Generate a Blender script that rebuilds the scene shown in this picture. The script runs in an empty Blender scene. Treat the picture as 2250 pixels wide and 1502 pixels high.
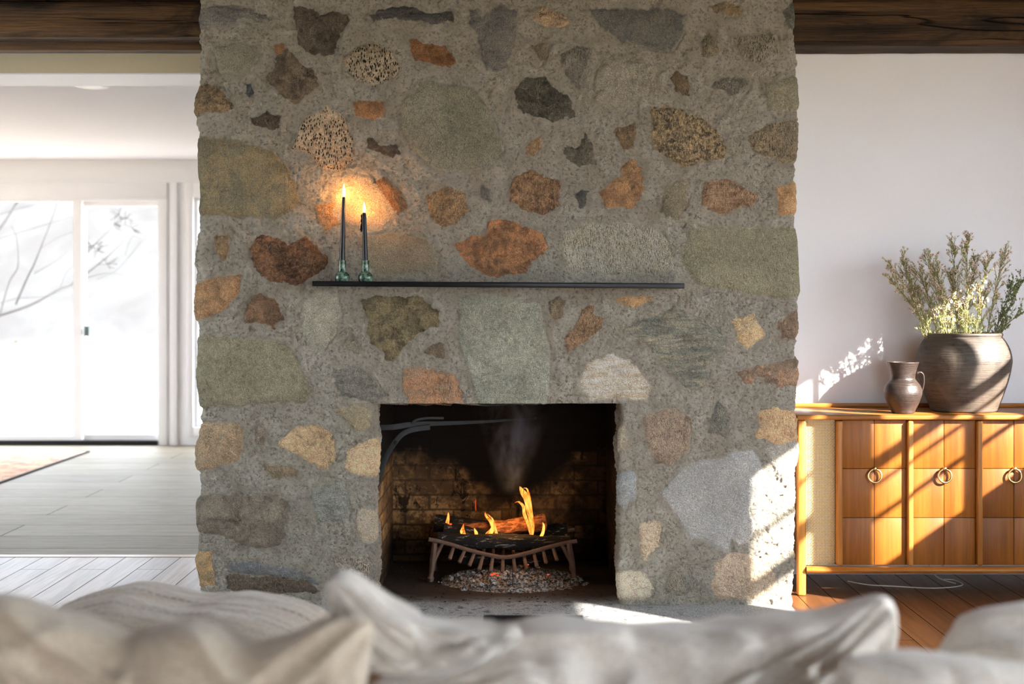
import bpy, bmesh, math, random
import numpy as np
from mathutils import Vector, Matrix, noise as mnoise
random.seed(7); np.random.seed(7)
PI = math.pi
COL = bpy.context.scene.collection
S = bpy.context.scene

# ------------------------------------------------------------------ measurements
F = 3125.0            # focal length in pixels (50 mm on 36 mm, 2250 px)
CX, CY, EYE = 1125.0, 665.0, 1.18
YF = 5.42             # chimney front plane
K = F / YF
def at(px, py, Y):
    return Vector(((px - CX) * Y / F, Y, EYE - (py - CY) * Y / F))

# ------------------------------------------------------------------ object helpers
def put(o, label=None, cat=None, group=None, kind=None, parent=None):
    if label: o['label'] = label
    if cat: o['category'] = cat
    if group: o['group'] = group
    if kind: o['kind'] = kind
    if parent is not None: o.parent = parent
    return o
def empty(name, loc, label, cat, group=None, rz=0):
    o = bpy.data.objects.new(name, None); COL.objects.link(o)
    o.location = loc; o.rotation_euler = (0, 0, rz); o.empty_display_size = 0.05
    return put(o, label, cat, group)
def link(name, me, mat, parent=None, smooth=True):
    o = bpy.data.objects.new(name, me); COL.objects.link(o)
    if mat is not None: me.materials.append(mat)
    if smooth:
        me.polygons.foreach_set('use_smooth', [True] * len(me.polygons))
    if parent is not None: o.parent = parent
    return o
class MB:
    """collects verts/faces for one mesh"""
    def __init__(s): s.v = []; s.f = []
    def add(s, vs, fs):
        n = len(s.v); s.v += [tuple(v) for v in vs]; s.f += [tuple(i + n for i in f) for f in fs]
    def box(s, a, b):
        (x0, y0, z0), (x1, y1, z1) = a, b
        s.add([(x0,y0,z0),(x1,y0,z0),(x1,y1,z0),(x0,y1,z0),(x0,y0,z1),(x1,y0,z1),(x1,y1,z1),(x0,y1,z1)],
              [(0,3,2,1),(4,5,6,7),(0,1,5,4),(1,2,6,5),(2,3,7,6),(3,0,4,7)])
        return s
    def tube(s, pts, rad, n=8, cap=True, flat=None):
        """sweep a circle (or ellipse: flat=(a,b)) along pts; rad float or list"""
        pts = [Vector(p) for p in pts]; m = len(pts)
        if not hasattr(rad, '__len__'): rad = [rad] * m
        up = Vector((0, 0, 1)); prev = None; base = len(s.v)
        for i, p in enumerate(pts):
            t = (pts[min(i+1, m-1)] - pts[max(i-1, 0)]).normalized()
            if prev is None:
                a = t.cross(up)
                if a.length < 1e-3: a = t.cross(Vector((0, 1, 0)))
                a.normalize()
            else:
                a = (prev - t * prev.dot(t)).normalized()
            prev = a; b = t.cross(a)
            for k in range(n):
                q = 2 * PI * k / n
                ca, sb = math.cos(q), math.sin(q)
                if flat: ca *= flat[0]; sb *= flat[1]
                s.v.append(tuple(p + a * (ca * rad[i]) + b * (sb * rad[i])))
        for i in range(m - 1):
            for k in range(n):
                k2 = (k + 1) % n
                s.f.append((base+i*n+k, base+i*n+k2, base+(i+1)*n+k2, base+(i+1)*n+k))
        if cap:
            s.f.append(tuple(base + k for k in range(n))[::-1])
            s.f.append(tuple(base + (m-1)*n + k for k in range(n)))
        return s
    def lathe(s, prof, c=(0,0,0), n=48):
        base = len(s.v); m = len(prof)
        for r, z in prof:
            for k in range(n):
                q = 2*PI*k/n
                s.v.append((c[0]+r*math.cos(q), c[1]+r*math.sin(q), c[2]+z))
        for i in range(m-1):
            for k in range(n):
                k2 = (k+1) % n
                s.f.append((base+i*n+k, base+i*n+k2, base+(i+1)*n+k2, base+(i+1)*n+k))
        s.f.append(tuple(base+k for k in range(n))[::-1]); s.f.append(tuple(base+(m-1)*n+k for k in range(n)))
        return s
    def mesh(s, name='m', bevel=0, seg=2):
        me = bpy.data.meshes.new(name); me.from_pydata(s.v, [], s.f); me.validate(clean_customdata=False)
        bm = bmesh.new(); bm.from_mesh(me)
        bmesh.ops.recalc_face_normals(bm, faces=bm.faces)
        if bevel:
            es = [e for e in bm.edges if len(e.link_faces) == 2 and e.calc_face_angle(0) > 0.6]
            bmesh.ops.bevel(bm, geom=es, offset=bevel, segments=seg, profile=0.5, affect='EDGES')
        bm.to_mesh(me); bm.free(); return me
    def build(s, name, mat, parent=None, smooth=False, bevel=0, seg=2, loc=None):
        me = s.mesh(name, bevel, seg)
        if loc is not None:
            me.transform(Matrix.Translation(-Vector(loc)))
        o = link(name, me, mat, parent, smooth or bool(bevel))
        if smooth or bevel:
            try: me.set_sharp_from_angle(angle=math.radians(45))
            except Exception: pass
        if loc is not None: o.location = loc
        return o
def grid_mesh(name, P):
    """P: numpy (rows, cols, 3)"""
    r, c, _ = P.shape
    idx = np.arange(r*c).reshape(r, c)
    q = np.stack([idx[:-1,:-1], idx[:-1,1:], idx[1:,1:], idx[1:,:-1]], -1).reshape(-1, 4)
    return P.reshape(-1, 3), q
def np_mesh(name, V, Q):
    me = bpy.data.meshes.new(name)
    me.vertices.add(len(V)); me.vertices.foreach_set('co', np.ascontiguousarray(V, dtype=np.float32).ravel())
    n = len(Q); me.loops.add(n*4); me.polygons.add(n)
    me.loops.foreach_set('vertex_index', np.ascontiguousarray(Q, dtype=np.int32).ravel())
    me.polygons.foreach_set('loop_start', np.arange(0, n*4, 4, dtype=np.int32))
    me.polygons.foreach_set('loop_total', np.full(n, 4, dtype=np.int32))
    me.update(calc_edges=True); me.validate(clean_customdata=False)
    return me

# ------------------------------------------------------------------ numpy noise
def vnoise(x, y, scale, seed=0):
    rs = np.random.RandomState(seed); T = rs.rand(256, 256)
    X = np.asarray(x) * scale + 1000.3; Y = np.asarray(y) * scale + 1000.7
    xi = np.floor(X).astype(int); yi = np.floor(Y).astype(int)
    fx = X - xi; fy = Y - yi
    fx = fx*fx*fx*(fx*(fx*6-15)+10); fy = fy*fy*fy*(fy*(fy*6-15)+10)
    a = T[xi & 255, yi & 255]; b = T[(xi+1) & 255, yi & 255]
    c = T[xi & 255, (yi+1) & 255]; d = T[(xi+1) & 255, (yi+1) & 255]
    return ((a*(1-fx)+b*fx)*(1-fy) + (c*(1-fx)+d*fx)*fy) * 2 - 1
def fbm(x, y, scale, oct=4, seed=0, gain=.5):
    s = 0; a = 1; t = 0
    for i in range(oct):
        s = s + a * vnoise(x, y, scale * 2**i, seed + i*17); t += a; a *= gain
    return s / t

# ------------------------------------------------------------------ materials
def lin(c):
    r = []
    for v in c[:3]:
        v /= 255.0
        r.append(v/12.92 if v <= .04045 else ((v+.055)/1.055)**2.4)
    return r
def rgb(*c, k=1.0):
    return tuple(min(.95, v*k) for v in lin(c)) + (1,)
class Mat:
    def __init__(s, name):
        s.m = bpy.data.materials.new(name); s.m.use_nodes = True
        s.nt = s.m.node_tree; s.nt.nodes.clear()
        s.out = s.n('ShaderNodeOutputMaterial')
    def n(s, t, **kw):
        nd = s.nt.nodes.new(t)
        for k, v in kw.items():
            if hasattr(nd, k) and k not in nd.inputs: setattr(nd, k, v)
            else: s.set(nd, k, v)
        return nd
    def set(s, nd, k, v):
        inp = nd.inputs[k]
        if isinstance(v, bpy.types.NodeSocket): s.nt.links.new(v, inp)
        elif isinstance(v, bpy.types.Node): s.nt.links.new(v.outputs[0], inp)
        else: inp.default_value = v
    def coord(s, kind='Object', scale=(1,1,1), rot=(0,0,0), loc=(0,0,0)):
        tc = s.n('ShaderNodeTexCoord'); mp = s.n('ShaderNodeMapping')
        s.nt.links.new(tc.outputs[kind], mp.inputs[0])
        mp.inputs['Scale'].default_value = scale; mp.inputs['Rotation'].default_value = rot; mp.inputs['Location'].default_value = loc
        return mp.outputs[0]
    def noise(s, co, scale, detail=4, rough=.55, dist=0):
        nd = s.n('ShaderNodeTexNoise'); s.set(nd, 'Vector', co)
        s.set(nd, 'Scale', scale); s.set(nd, 'Detail', detail); s.set(nd, 'Roughness', rough); s.set(nd, 'Distortion', dist)
        return nd.outputs['Fac']
    def math(s, op, a, b=None, c=None, clamp=False):
        nd = s.nt.nodes.new('ShaderNodeMath'); nd.operation = op; nd.use_clamp = clamp
        for i, v in enumerate((a, b, c)):
            if v is None: continue
            if isinstance(v, bpy.types.NodeSocket): s.nt.links.new(v, nd.inputs[i])
            else: nd.inputs[i].default_value = v
        return nd.outputs[0]
    def ramp(s, fac, lo, hi, a=0., b=1.):
        nd = s.nt.nodes.new('ShaderNodeMapRange'); nd.interpolation_type = 'SMOOTHSTEP'
        s.set(nd, 'Value', fac); nd.inputs[1].default_value = lo; nd.inputs[2].default_value = hi
        nd.inputs[3].default_value = a; nd.inputs[4].default_value = b
        return nd.outputs[0]
    def mix(s, fac, a, b, blend='MIX'):
        nd = s.nt.nodes.new('ShaderNodeMix'); nd.data_type = 'RGBA'; nd.blend_type = blend
        for i, v in ((0, fac), (6, a), (7, b)):
            if isinstance(v, bpy.types.NodeSocket): s.nt.links.new(v, nd.inputs[i])
            else: nd.inputs[i].default_value = v
        return nd.outputs[2]
    def attr(s, name):
        nd = s.nt.nodes.new('ShaderNodeAttribute'); nd.attribute_name = name; return nd
    def bump(s, h, dist, strength=1., normal=None):
        nd = s.n('ShaderNodeBump'); s.set(nd, 'Height', h); s.set(nd, 'Distance', dist); s.set(nd, 'Strength', strength)
        if normal is not None: s.set(nd, 'Normal', normal)
        return nd.outputs[0]
    def pbr(s, color, rough=.6, normal=None, metal=0., spec=.5, **kw):
        p = s.n('ShaderNodeBsdfPrincipled'); s.set(p, 'Base Color', color); s.set(p, 'Roughness', rough)
        s.set(p, 'Metallic', metal); s.set(p, 'Specular IOR Level', spec)
        if normal is not None: s.set(p, 'Normal', normal)
        for k, v in kw.items(): s.set(p, k, v)
        s.nt.links.new(p.outputs[0], s.out.inputs[0]); return p

def plain(name, c, rough=.6, metal=0., bump=0, bscale=60, var=.08, k=1., spec=.5):
    m = Mat(name); co = m.coord()
    nz = m.noise(co, bscale*.25, 5)
    a = rgb(*c, k=k*(1-var)); b = rgb(*c, k=k*(1+var))
    col = m.mix(nz, a, b)
    nr = m.bump(m.noise(co, bscale, 5), bump) if bump else None
    m.pbr(col, rough, nr, metal, spec); return m.m

def wood(name, dark, light, axis='x', scale=1., rough=.45, k=1., bump=.0006, cracks=0., grain=30., spec=.28):
    m = Mat(name)
    st = {'x': (.06,1,1), 'y': (1,.06,1), 'z': (1,1,.06)}[axis]
    co = m.coord('Object', scale=tuple(v*scale for v in st))
    n1 = m.noise(co, grain, 6, .6, .3); n2 = m.noise(co, grain*.22, 4, .55, 1.2); n3 = m.noise(co, grain*5, 3, .6)
    g = m.math('ADD', m.math('MULTIPLY', n1, .5), m.math('MULTIPLY', n2, .5))
    col = m.mix(m.ramp(g, .36, .64), rgb(*dark, k=k), rgb(*light, k=k))
    col = m.mix(m.ramp(n3, .42, .75, 0, .35), col, rgb(*dark, k=k*.7))
    h = n3
    if cracks:
        c2 = m.coord('Object', scale=tuple((v if v == 1 else .03)*scale for v in st))
        cr = m.noise(c2, 9, 3, .5, 1.)
        cm = m.ramp(m.math('ABSOLUTE', m.math('SUBTRACT', cr, .5)), 0, .012, cracks, 0)
        bl = m.ramp(m.noise(m.coord('Object', scale=tuple((v if v == 1 else .35)*scale for v in st)), 7, 6, .65, .6), .52, .68, 0, .8)
        col = m.mix(bl, col, rgb(*dark, k=k*.25))
        col = m.mix(cm, col, rgb(12, 9, 7))
        h = m.math('SUBTRACT', m.math('ADD', h, n1), m.math('MULTIPLY', cm, 3))
    m.pbr(col, rough, m.bump(h, bump), spec=spec); return m.m

def make_stone_mat():
    m = Mat('fieldstone_masonry'); co = m.coord('Object')
    A = m.attr('colA').outputs['Color']; B = m.attr('colB').outputs['Color']
    prm = m.attr('prm'); sep = m.n('ShaderNodeSeparateColor'); m.nt.links.new(prm.outputs['Color'], sep.inputs[0])
    coarse, porous, streak = sep.outputs[0], sep.outputs[1], sep.outputs[2]
    soft = prm.outputs['Alpha']
    sdf = m.attr('sdf').outputs['Fac']         # metres, positive inside
    # outlines crumble at the millimetre scale
    e1 = m.math('MULTIPLY', m.math('SUBTRACT', m.noise(co, 55, 5, .65), .5), .022)
    e = m.math('ADD', sdf, e1)
    e2 = m.math('MULTIPLY', m.math('SUBTRACT', m.noise(co, 160, 3, .7), .5), m.math('MULTIPLY', soft, 1.6))
    e = m.math('ADD', e, e2)
    w = m.math('ADD', m.math('MULTIPLY', soft, .9), .0012)
    msk = m.math('ADD', m.math('DIVIDE', e, m.math('MULTIPLY', w, 2)), .5, clamp=True)
    # stone colour
    n1 = m.noise(co, 16, 7, .62, .4); n2 = m.noise(co, 70, 6, .7, .3); n3 = m.noise(co, 320, 3, .7)
    f1 = m.ramp(n1, .40, .60); f2 = m.ramp(n2, .38, .62)
    f = m.math('ADD', m.math('MULTIPLY', f1, coarse), m.math('MULTIPLY', f2, m.math('SUBTRACT', 1., coarse)))
    cs = m.coord('Object', scale=(2.2, 2.2, 12), rot=(0, -.5, 0)); ns = m.ramp(m.noise(cs, 5, 6, .7, .8), .35, .65)
    f = m.math('ADD', m.math('MULTIPLY', f, m.math('SUBTRACT', 1., streak)), m.math('MULTIPLY', ns, streak))
    col = m.mix(f, A, B)
    big = m.ramp(m.noise(co, 6, 3), .3, .7, .84, 1.12)
    gr = m.ramp(n3, .34, .66, .6, 1.34); gg = m.math('MULTIPLY', gr, big)
    cb = m.n('ShaderNodeCombineColor'); [m.nt.links.new(gg, cb.inputs[i]) for i in range(3)]
    col = m.mix(1., col, cb.outputs[0], 'MULTIPLY')
    n4 = m.noise(co, 33, 6, .72, .8)
    dk = m.math('MULTIPLY', m.ramp(n4, .50, .60), m.math('SUBTRACT', .85, m.math('MULTIPLY', soft, 90.)), clamp=True)
    col = m.mix(m.math('MULTIPLY', dk, .62), col, m.mix(1., col, (.42, .38, .34, 1), 'MULTIPLY'))
    lt = m.math('MULTIPLY', m.ramp(m.noise(co, 110, 5, .75, .5), .56, .66), m.math('SUBTRACT', .8, m.math('MULTIPLY', soft, 60.)), clamp=True)
    col = m.mix(m.math('MULTIPLY', lt, .7), col, m.mix(1., col, (1.75, 1.7, 1.6, 1), 'MULTIPLY'))
    # ochre veins
    vn = m.math('ABSOLUTE', m.math('SUBTRACT', m.noise(co, 7, 4, .6, 1.5), .5))
    col = m.mix(m.ramp(vn, 0, .008, .45, 0), col, rgb(176, 160, 130, k=1.3))
    # dark pits of porous stones
    cp = m.coord('Object', scale=(1, 1, .36), rot=(0, .25, 0))
    vo = m.n('ShaderNodeTexVoronoi', Scale=150); m.set(vo, 'Vector', cp)
    pit = m.math('MULTIPLY', m.ramp(m.math('ADD', vo.outputs['Distance'], m.math('MULTIPLY', m.noise(co, 60, 3), .5)), .46, .70, 1, 0), porous)
    col = m.mix(pit, col, rgb(52, 50, 48))
    # mortar
    q1 = m.noise(co, 84, 7, .70, .3); q2 = m.noise(co, 12, 4); q3 = m.noise(co, 420, 3, .8); q4 = m.noise(co, 38, 5, .7)
    mcol = m.mix(m.ramp(q2, .3, .7), MORT_A, MORT_B)
    mcol = m.mix(m.ramp(q1, .36, .52, .7, 0), mcol, MORT_D)  # low spots of the bump painted darker, as shade in the mortar pits
    sq = m.math('MULTIPLY', m.ramp(m.math('ABSOLUTE', m.math('SUBTRACT', m.noise(co, 46, 5, .7, 1.), .5)), 0, .012, 1, 0), m.ramp(m.noise(co, 15, 3), .48, .60))
    mcol = m.mix(m.math('MULTIPLY', sq, .3), mcol, MORT_D)
    mcol = m.mix(m.ramp(m.noise(m.coord('Object', scale=(.6, 1, 1.6)), 9, 5, .6, .8), .52, .66, 0, .5), mcol, rgb(176, 170, 156, k=1.45))
    mcol = m.mix(m.ramp(q3, .56, .72, 0, .25), mcol, rgb(190, 182, 168, k=1.5))
    halo = m.ramp(sdf, -.034, -.001, 0, .62)   # feathered, paler mortar brushed over the stone edges
    mcol = m.mix(m.math('MULTIPLY', halo, m.ramp(q4, .35, .65)), mcol, rgb(176, 168, 150, k=1.35))
    col = m.mix(msk, mcol, col)
    hm = m.math('ADD', m.math('MULTIPLY', q1, 1.5), m.math('ADD', m.math('MULTIPLY', q4, 1.3), m.math('MULTIPLY', q3, .25)))
    hs = m.math('ADD', m.math('MULTIPLY', n2, .8), m.math('ADD', m.math('MULTIPLY', n3, .22), m.math('MULTIPLY', n1, 1.3)))
    hs = m.math('SUBTRACT', m.math('ADD', hs, .3), m.math('MULTIPLY', pit, 1.2))
    hx = m.nt.nodes.new('ShaderNodeMix'); hx.data_type = 'FLOAT'
    m.nt.links.new(msk, hx.inputs[0]); m.nt.links.new(hm, hx.inputs[2]); m.nt.links.new(hs, hx.inputs[3])
    nr = m.bump(hx.outputs[0], .036)
    m.pbr(col, .9, nr, spec=.25); return m.m
KS = 2.42
def stone_alb(c, sat=.73):
    v = np.array(lin(c)); g = float(v @ np.array([.3, .59, .11])); w = max(0., min(1., (v[0]/max(v[2], .004)-1.3)/2)); q = max(0., min(1., (g-.10)/.16)); return (g+(v-g)*sat)*2.5*(1-.22*q*(1-w))*np.array([1-.06*w, 1-.03*w, 1.-.04*w])
MORT_A = rgb(147, 139, 124, k=KS); MORT_B = rgb(164, 158, 146, k=KS); MORT_D = rgb(84, 78, 68, k=KS)

# ------------------------------------------------------------------ STONES  (outline in photo pixels on the front plane, colour A, colour B, (coarse, porous, streak, soft mm))
ST = [
 ([(380,18),(520,14),(560,28),(605,45),(600,54),(540,45),(480,55),(380,72)], (82,82,84),(128,120,104),(.8,.1,.6,3)),
 ([(648,14),(690,16),(700,36),(730,25),(770,35),(765,50),(748,75),(735,115),(712,124),(690,118),(655,95),(650,60)], (70,58,46),(98,84,68),(.4,.1,0,0)),
 ([(812,35),(835,22),(900,17),(950,30),(998,24),(996,47),(960,56),(925,47),(850,44),(815,50)], (52,52,54),(84,82,78),(.6,.1,.8,1)),
 ([(1030,20),(1045,22),(1060,40),(1100,8),(1140,26),(1132,90),(1118,150),(1070,152),(1052,130),(1048,80),(1033,60)], (78,78,82),(124,116,104),(.6,.1,.4,3)),
 ([(898,92),(915,87),(945,97),(975,100),(1004,140),(985,147),(950,141),(912,130)], (158,98,34),(92,60,28),(.6,0,.4,0)),
 ([(752,130),(785,100),(820,93),(855,110),(878,150),(864,172),(825,187),(790,180),(765,162)], (176,158,128),(140,118,84),(.5,1,.2,1)),
 ([(605,126),(630,105),(660,138),(690,152),(702,190),(675,215),(645,232),(620,212),(590,187),(584,168),(602,155)], (78,64,52),(118,98,72),(.8,.2,0,0)),
 ([(602,96),(625,98),(626,110),(618,118),(603,124)], (150,100,46),(130,88,42),(.4,0,0,1)),
 ([(468,98),(560,100),(565,130),(530,165),(480,160)], (112,108,92),(134,126,104),(.3,0,.2,6)),
 ([(380,190),(470,186),(490,205),(511,234),(490,245),(380,266)], (158,124,78),(66,54,42),(.3,.2,.3,0)),
 ([(541,185),(550,183),(557,205),(550,217),(541,205)], (54,60,66),(76,80,82),(.5,0,0,1)),
 ([(555,262),(573,256),(590,239),(600,250),(619,254),(614,283),(600,290),(575,278),(556,275)], (66,52,42),(90,72,56),(.4,.1,0,0)),
 ([(776,222),(812,221),(845,224),(843,258),(820,262),(786,256)], (156,102,46),(126,84,40),(.5,0,0,1)),
 ([(665,265),(720,228),(750,250),(772,300),(776,348),(750,376),(700,366),(668,332),(640,322)], (184,156,120),(146,116,80),(.5,1,.2,1)),
 ([(808,300),(826,302),(838,318),(872,322),(877,338),(860,344),(825,330),(808,320)], (64,54,46),(98,82,64),(.5,0,.3,0)),
 ([(885,212),(950,178),(1040,195),(1085,270),(1108,340),(1070,372),(960,377),(915,332),(880,290)], (110,107,90),(134,127,100),(.35,.12,.1,4)),
 ([(380,300),(500,304),(600,330),(640,380),(662,450),(610,478),(500,474),(380,480)], (98,94,74),(134,112,68),(.55,.1,.1,4)),
 ([(1123,202),(1150,168),(1200,168),(1222,200),(1246,215),(1270,257),(1240,262),(1215,269),(1180,256),(1145,243)], (44,42,36),(92,88,72),(.7,.2,.3,0)),
 ([(1168,42),(1185,16),(1230,30),(1256,44),(1250,58),(1200,62)], (172,138,98),(112,90,68),(.6,.2,.2,1)),
 ([(1293,20),(1350,18),(1430,20),(1505,28),(1500,82),(1475,114),(1400,98),(1330,68)], (76,80,82),(104,98,86),(.6,0,.4,3)),
 ([(1168,95),(1205,90),(1203,130),(1186,136)], (98,84,62),(118,104,84),(.5,.1,.2,2)),
 ([(1232,124),(1265,100),(1298,104),(1287,150),(1268,197),(1243,165)], (86,82,74),(128,120,106),(.5,.3,.2,3)),
 ([(1325,128),(1380,130),(1446,140),(1440,190),(1390,227),(1345,252),(1305,225),(1303,185)], (132,126,110),(152,142,120),(.5,0,.7,1)),
 ([(1478,168),(1488,154),(1515,168),(1512,208),(1498,206),(1480,195)], (116,94,64),(86,70,52),(.5,.1,.2,0)),
 ([(1536,128),(1541,85),(1560,68),(1577,85),(1580,120)], (136,118,84),(84,80,66),(.3,.3,0,2)),
 ([(1562,14),(1600,8),(1640,20),(1630,34),(1575,30)], (140,112,70),(106,94,74),(.7,0,.2,1)),
 ([(1615,80),(1700,68),(1712,120),(1660,142),(1620,120)], (140,128,104),(106,100,84),(.2,.4,0,7)),
 ([(1718,26),(1745,8),(1800,8),(1800,66),(1733,66)], (70,74,68),(108,106,94),(.4,.3,.2,2)),
 ([(1560,190),(1600,168),(1640,168),(1643,190),(1610,215),(1582,198)], (88,84,76),(120,110,92),(.5,.2,.4,3)),
 ([(1680,182),(1748,164),(1800,164),(1800,242),(1690,238)], (120,114,94),(142,132,102),(.5,0,.3,3)),
 ([(1432,232),(1480,238),(1540,258),(1590,308),(1600,345),(1500,367),(1460,345),(1436,320)], (170,140,90),(70,60,48),(.25,.4,0,3)),
 ([(1350,282),(1396,269),(1398,320),(1370,333),(1357,302)], (136,106,64),(96,76,52),(.3,.2,0,1)),
 ([(1238,327),(1272,318),(1285,288),(1300,318),(1311,358),(1270,366),(1245,350)], (70,66,56),(104,96,78),(.6,.1,.3,0)),
 ([(1160,312),(1190,297),(1189,325),(1172,347),(1156,337)], (158,116,70),(124,96,64),(.4,.1,.2,2)),
 ([(1645,302),(1690,272),(1748,268),(1800,270),(1800,352),(1710,356),(1655,332)], (96,90,76),(156,130,88),(.5,.3,.3,2)),
 ([(1123,397),(1160,371),(1205,388),(1234,405),(1231,450),(1190,469),(1150,462),(1122,440)], (160,114,66),(82,60,42),(.3,.2,.2,0)),
 ([(1265,420),(1280,413),(1295,419),(1285,452),(1275,457),(1266,440)], (62,64,62),(86,84,78),(.6,0,.3,0)),
 ([(1313,424),(1360,385),(1375,358),(1395,352),(1412,370),(1418,420),(1393,457),(1330,455)], (180,126,64),(122,86,52),(.7,.1,.2,0)),
 ([(1453,410),(1510,394),(1512,440),(1490,487),(1455,470)], (130,116,84),(110,102,82),(.7,0,.2,3)),
 ([(1545,405),(1600,392),(1640,415),(1670,422),(1655,450),(1590,470),(1545,450)], (166,128,88),(110,76,48),(.3,.2,.6,1)),
 ([(1708,415),(1748,396),(1800,396),(1800,474),(1712,472)], (186,134,74),(160,118,70),(.5,0,0,1)),
 ([(715,480),(735,425),(780,385),(820,388),(850,430),(880,485),(840,495),(780,500)], (182,150,110),(160,130,96),(.6,0,.3,7)),
 ([(822,395),(850,388),(880,420),(894,462),(873,477),(850,440)], (152,100,48),(112,76,40),(.6,0,.2,1)),
 ([(693,452),(740,438),(748,490),(715,508),(697,485)], (180,124,60),(150,104,54),(.5,.1,0,3)),
 ([(933,432),(975,410),(1022,425),(1031,460),(1000,495),(975,500),(945,480)], (154,114,66),(106,82,54),(.3,.2,0,1)),
 ([(1058,405),(1075,415),(1082,440),(1062,436)], (84,82,74),(108,104,92),(.5,.1,.2,1)),
 ([(473,522),(506,517),(505,550),(488,572),(475,555)], (158,122,76),(110,86,56),(.5,.1,.3,0)),
 ([(545,548),(575,512),(612,518),(633,545),(668,518),(700,545),(719,568),(700,602),(650,627),(600,616),(560,590)], (140,90,46),(66,46,32),(.5,.2,0,0)),
 ([(790,522),(850,510),(940,520),(962,560),(952,602),(830,604),(800,572)], (122,106,80),(136,118,90),(.5,0,.2,8)),
 ([(993,540),(1040,515),(1070,520),(1075,488),(1110,479),(1150,494),(1192,510),(1201,545),(1170,575),(1150,602),(1070,606),(1030,582)], (178,112,50),(112,74,40),(.8,0,.1,0)),
 ([(1238,512),(1300,489),(1430,492),(1468,530),(1477,582),(1440,602),(1260,602),(1235,572)], (176,168,150),(150,138,108),(.5,.35,.1,5)),
 ([(1510,505),(1600,500),(1748,498),(1800,498),(1800,652),(1700,655),(1640,640),(1535,625),(1498,580)], (124,118,90),(142,132,98),(.3,.1,0,4)),
 ([(380,636),(470,612),(530,604),(528,640),(495,680),(380,724)], (178,126,68),(132,98,60),(.5,.1,.2,0)),
 ([(537,682),(552,655),(570,643),(605,655),(621,700),(600,722),(565,706),(538,706)], (140,98,60),(86,64,44),(.7,.1,.4,0)),
 ([(663,662),(700,645),(745,650),(754,690),(735,735),(695,777),(680,772),(660,720)], (146,140,118),(164,156,130),(.4,0,.3,4)),
 ([(790,660),(830,652),(930,651),(962,680),(962,716),(930,725),(895,755),(866,795),(850,796),(836,768),(812,755),(806,700)], (74,62,42),(124,106,66),(.9,.1,.2,0)),
 ([(768,716),(788,760),(786,778),(757,772),(760,740)], (108,100,82),(124,114,92),(.5,0,.1,1)),
 ([(933,778),(962,751),(980,752),(981,784),(950,782)], (126,104,76),(98,82,62),(.5,.1,.2,0)),
 ([(1003,653),(1090,648),(1190,665),(1205,760),(1208,870),(1190,900),(1050,900),(1035,830),(1010,750)], (126,128,110),(158,156,132),(.25,.04,.1,3)),
 ([(1208,662),(1225,652),(1244,660),(1240,695),(1222,704),(1210,690)], (126,104,74),(98,86,66),(.8,0,.1,1)),
 ([(1280,680),(1290,666),(1305,668),(1302,692),(1328,702),(1322,720),(1290,748),(1262,762),(1248,775),(1244,745),(1262,720)], (158,118,76),(106,78,52),(.4,.2,.4,0)),
 ([(1335,656),(1380,650),(1445,647),(1410,668),(1395,674)], (186,136,72),(150,116,72),(.5,0,.2,1)),
 ([(1366,727),(1400,700),(1468,685),(1480,668),(1560,716),(1595,742),(1590,772),(1560,800),(1558,850),(1530,858),(1490,840),(1455,790),(1400,745)], (98,102,94),(158,148,118),(.5,0,.85,1)),
 ([(1283,802),(1340,775),(1390,800),(1432,850),(1420,875),(1300,882),(1272,852)], (196,190,178),(160,138,98),(.5,0,.8,4)),
 ([(1610,700),(1655,688),(1677,738),(1645,767),(1620,748)], (204,162,98),(176,150,108),(.5,0,0,3)),
 ([(1705,712),(1748,684),(1800,684),(1800,744),(1718,742)], (150,114,78),(118,98,78),(.4,.2,.3,1)),
 ([(1616,816),(1700,800),(1745,783),(1800,780),(1800,842),(1715,850),(1672,829),(1640,845)], (118,98,78),(158,116,80),(.9,0,.2,0)),
 ([(380,745),(500,736),(630,755),(655,800),(682,860),(670,886),(560,892),(380,897)], (122,114,86),(140,130,98),(.5,.05,.1,2)),
 ([(733,806),(790,808),(830,835),(852,870),(830,886),(760,870),(740,850)], (150,144,128),(84,80,70),(.4,.08,.4,1)),
 ([(888,810),(940,808),(1000,820),(1010,860),(1018,884),(900,884),(885,850)], (176,118,68),(138,108,78),(.8,.1,.3,0)),
 ([(728,897),(790,890),(816,892),(812,942),(785,947),(755,915)], (158,136,94),(136,122,92),(.6,0,.1,2)),
 ([(610,975),(650,933),(700,930),(735,960),(739,1010),(715,1037),(675,1005),(630,992)], (194,154,100),(172,138,92),(.5,.05,.1,0)),
 ([(758,1000),(780,972),(815,968),(860,965),(860,1035),(795,1047),(762,1028)], (200,164,110),(176,144,102),(.5,.05,.1,2)),
 ([(380,930),(510,930),(536,945),(527,1010),(490,1022),(380,1040)], (178,142,98),(150,124,92),(.5,.05,.1,1)),
 ([(560,935),(575,925),(592,950),(580,977),(562,972)], (122,106,86),(142,126,104),(.5,.1,.1,1)),
 ([(573,1018),(610,1022),(655,1034),(655,1050),(600,1050)], (136,112,76),(116,102,78),(.5,.1,.1,2)),
 ([(380,1092),(480,1085),(610,1086),(637,1100),(622,1197),(560,1202),(470,1172),(380,1164)], (94,84,70),(134,120,98),(.8,0,.2,1)),
 ([(690,1075),(720,1060),(762,1060),(768,1140),(700,1152),(685,1110)], (108,110,98),(150,148,132),(.5,0,.6,3)),
 ([(380,1208),(470,1210),(476,1285),(380,1295)], (184,138,74),(140,116,76),(.7,0,.1,2)),
 ([(497,1233),(560,1238),(660,1255),(700,1280),(700,1285),(600,1262),(540,1264),(500,1258)], (88,92,94),(122,120,112),(.6,0,.5,1)),
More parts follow.
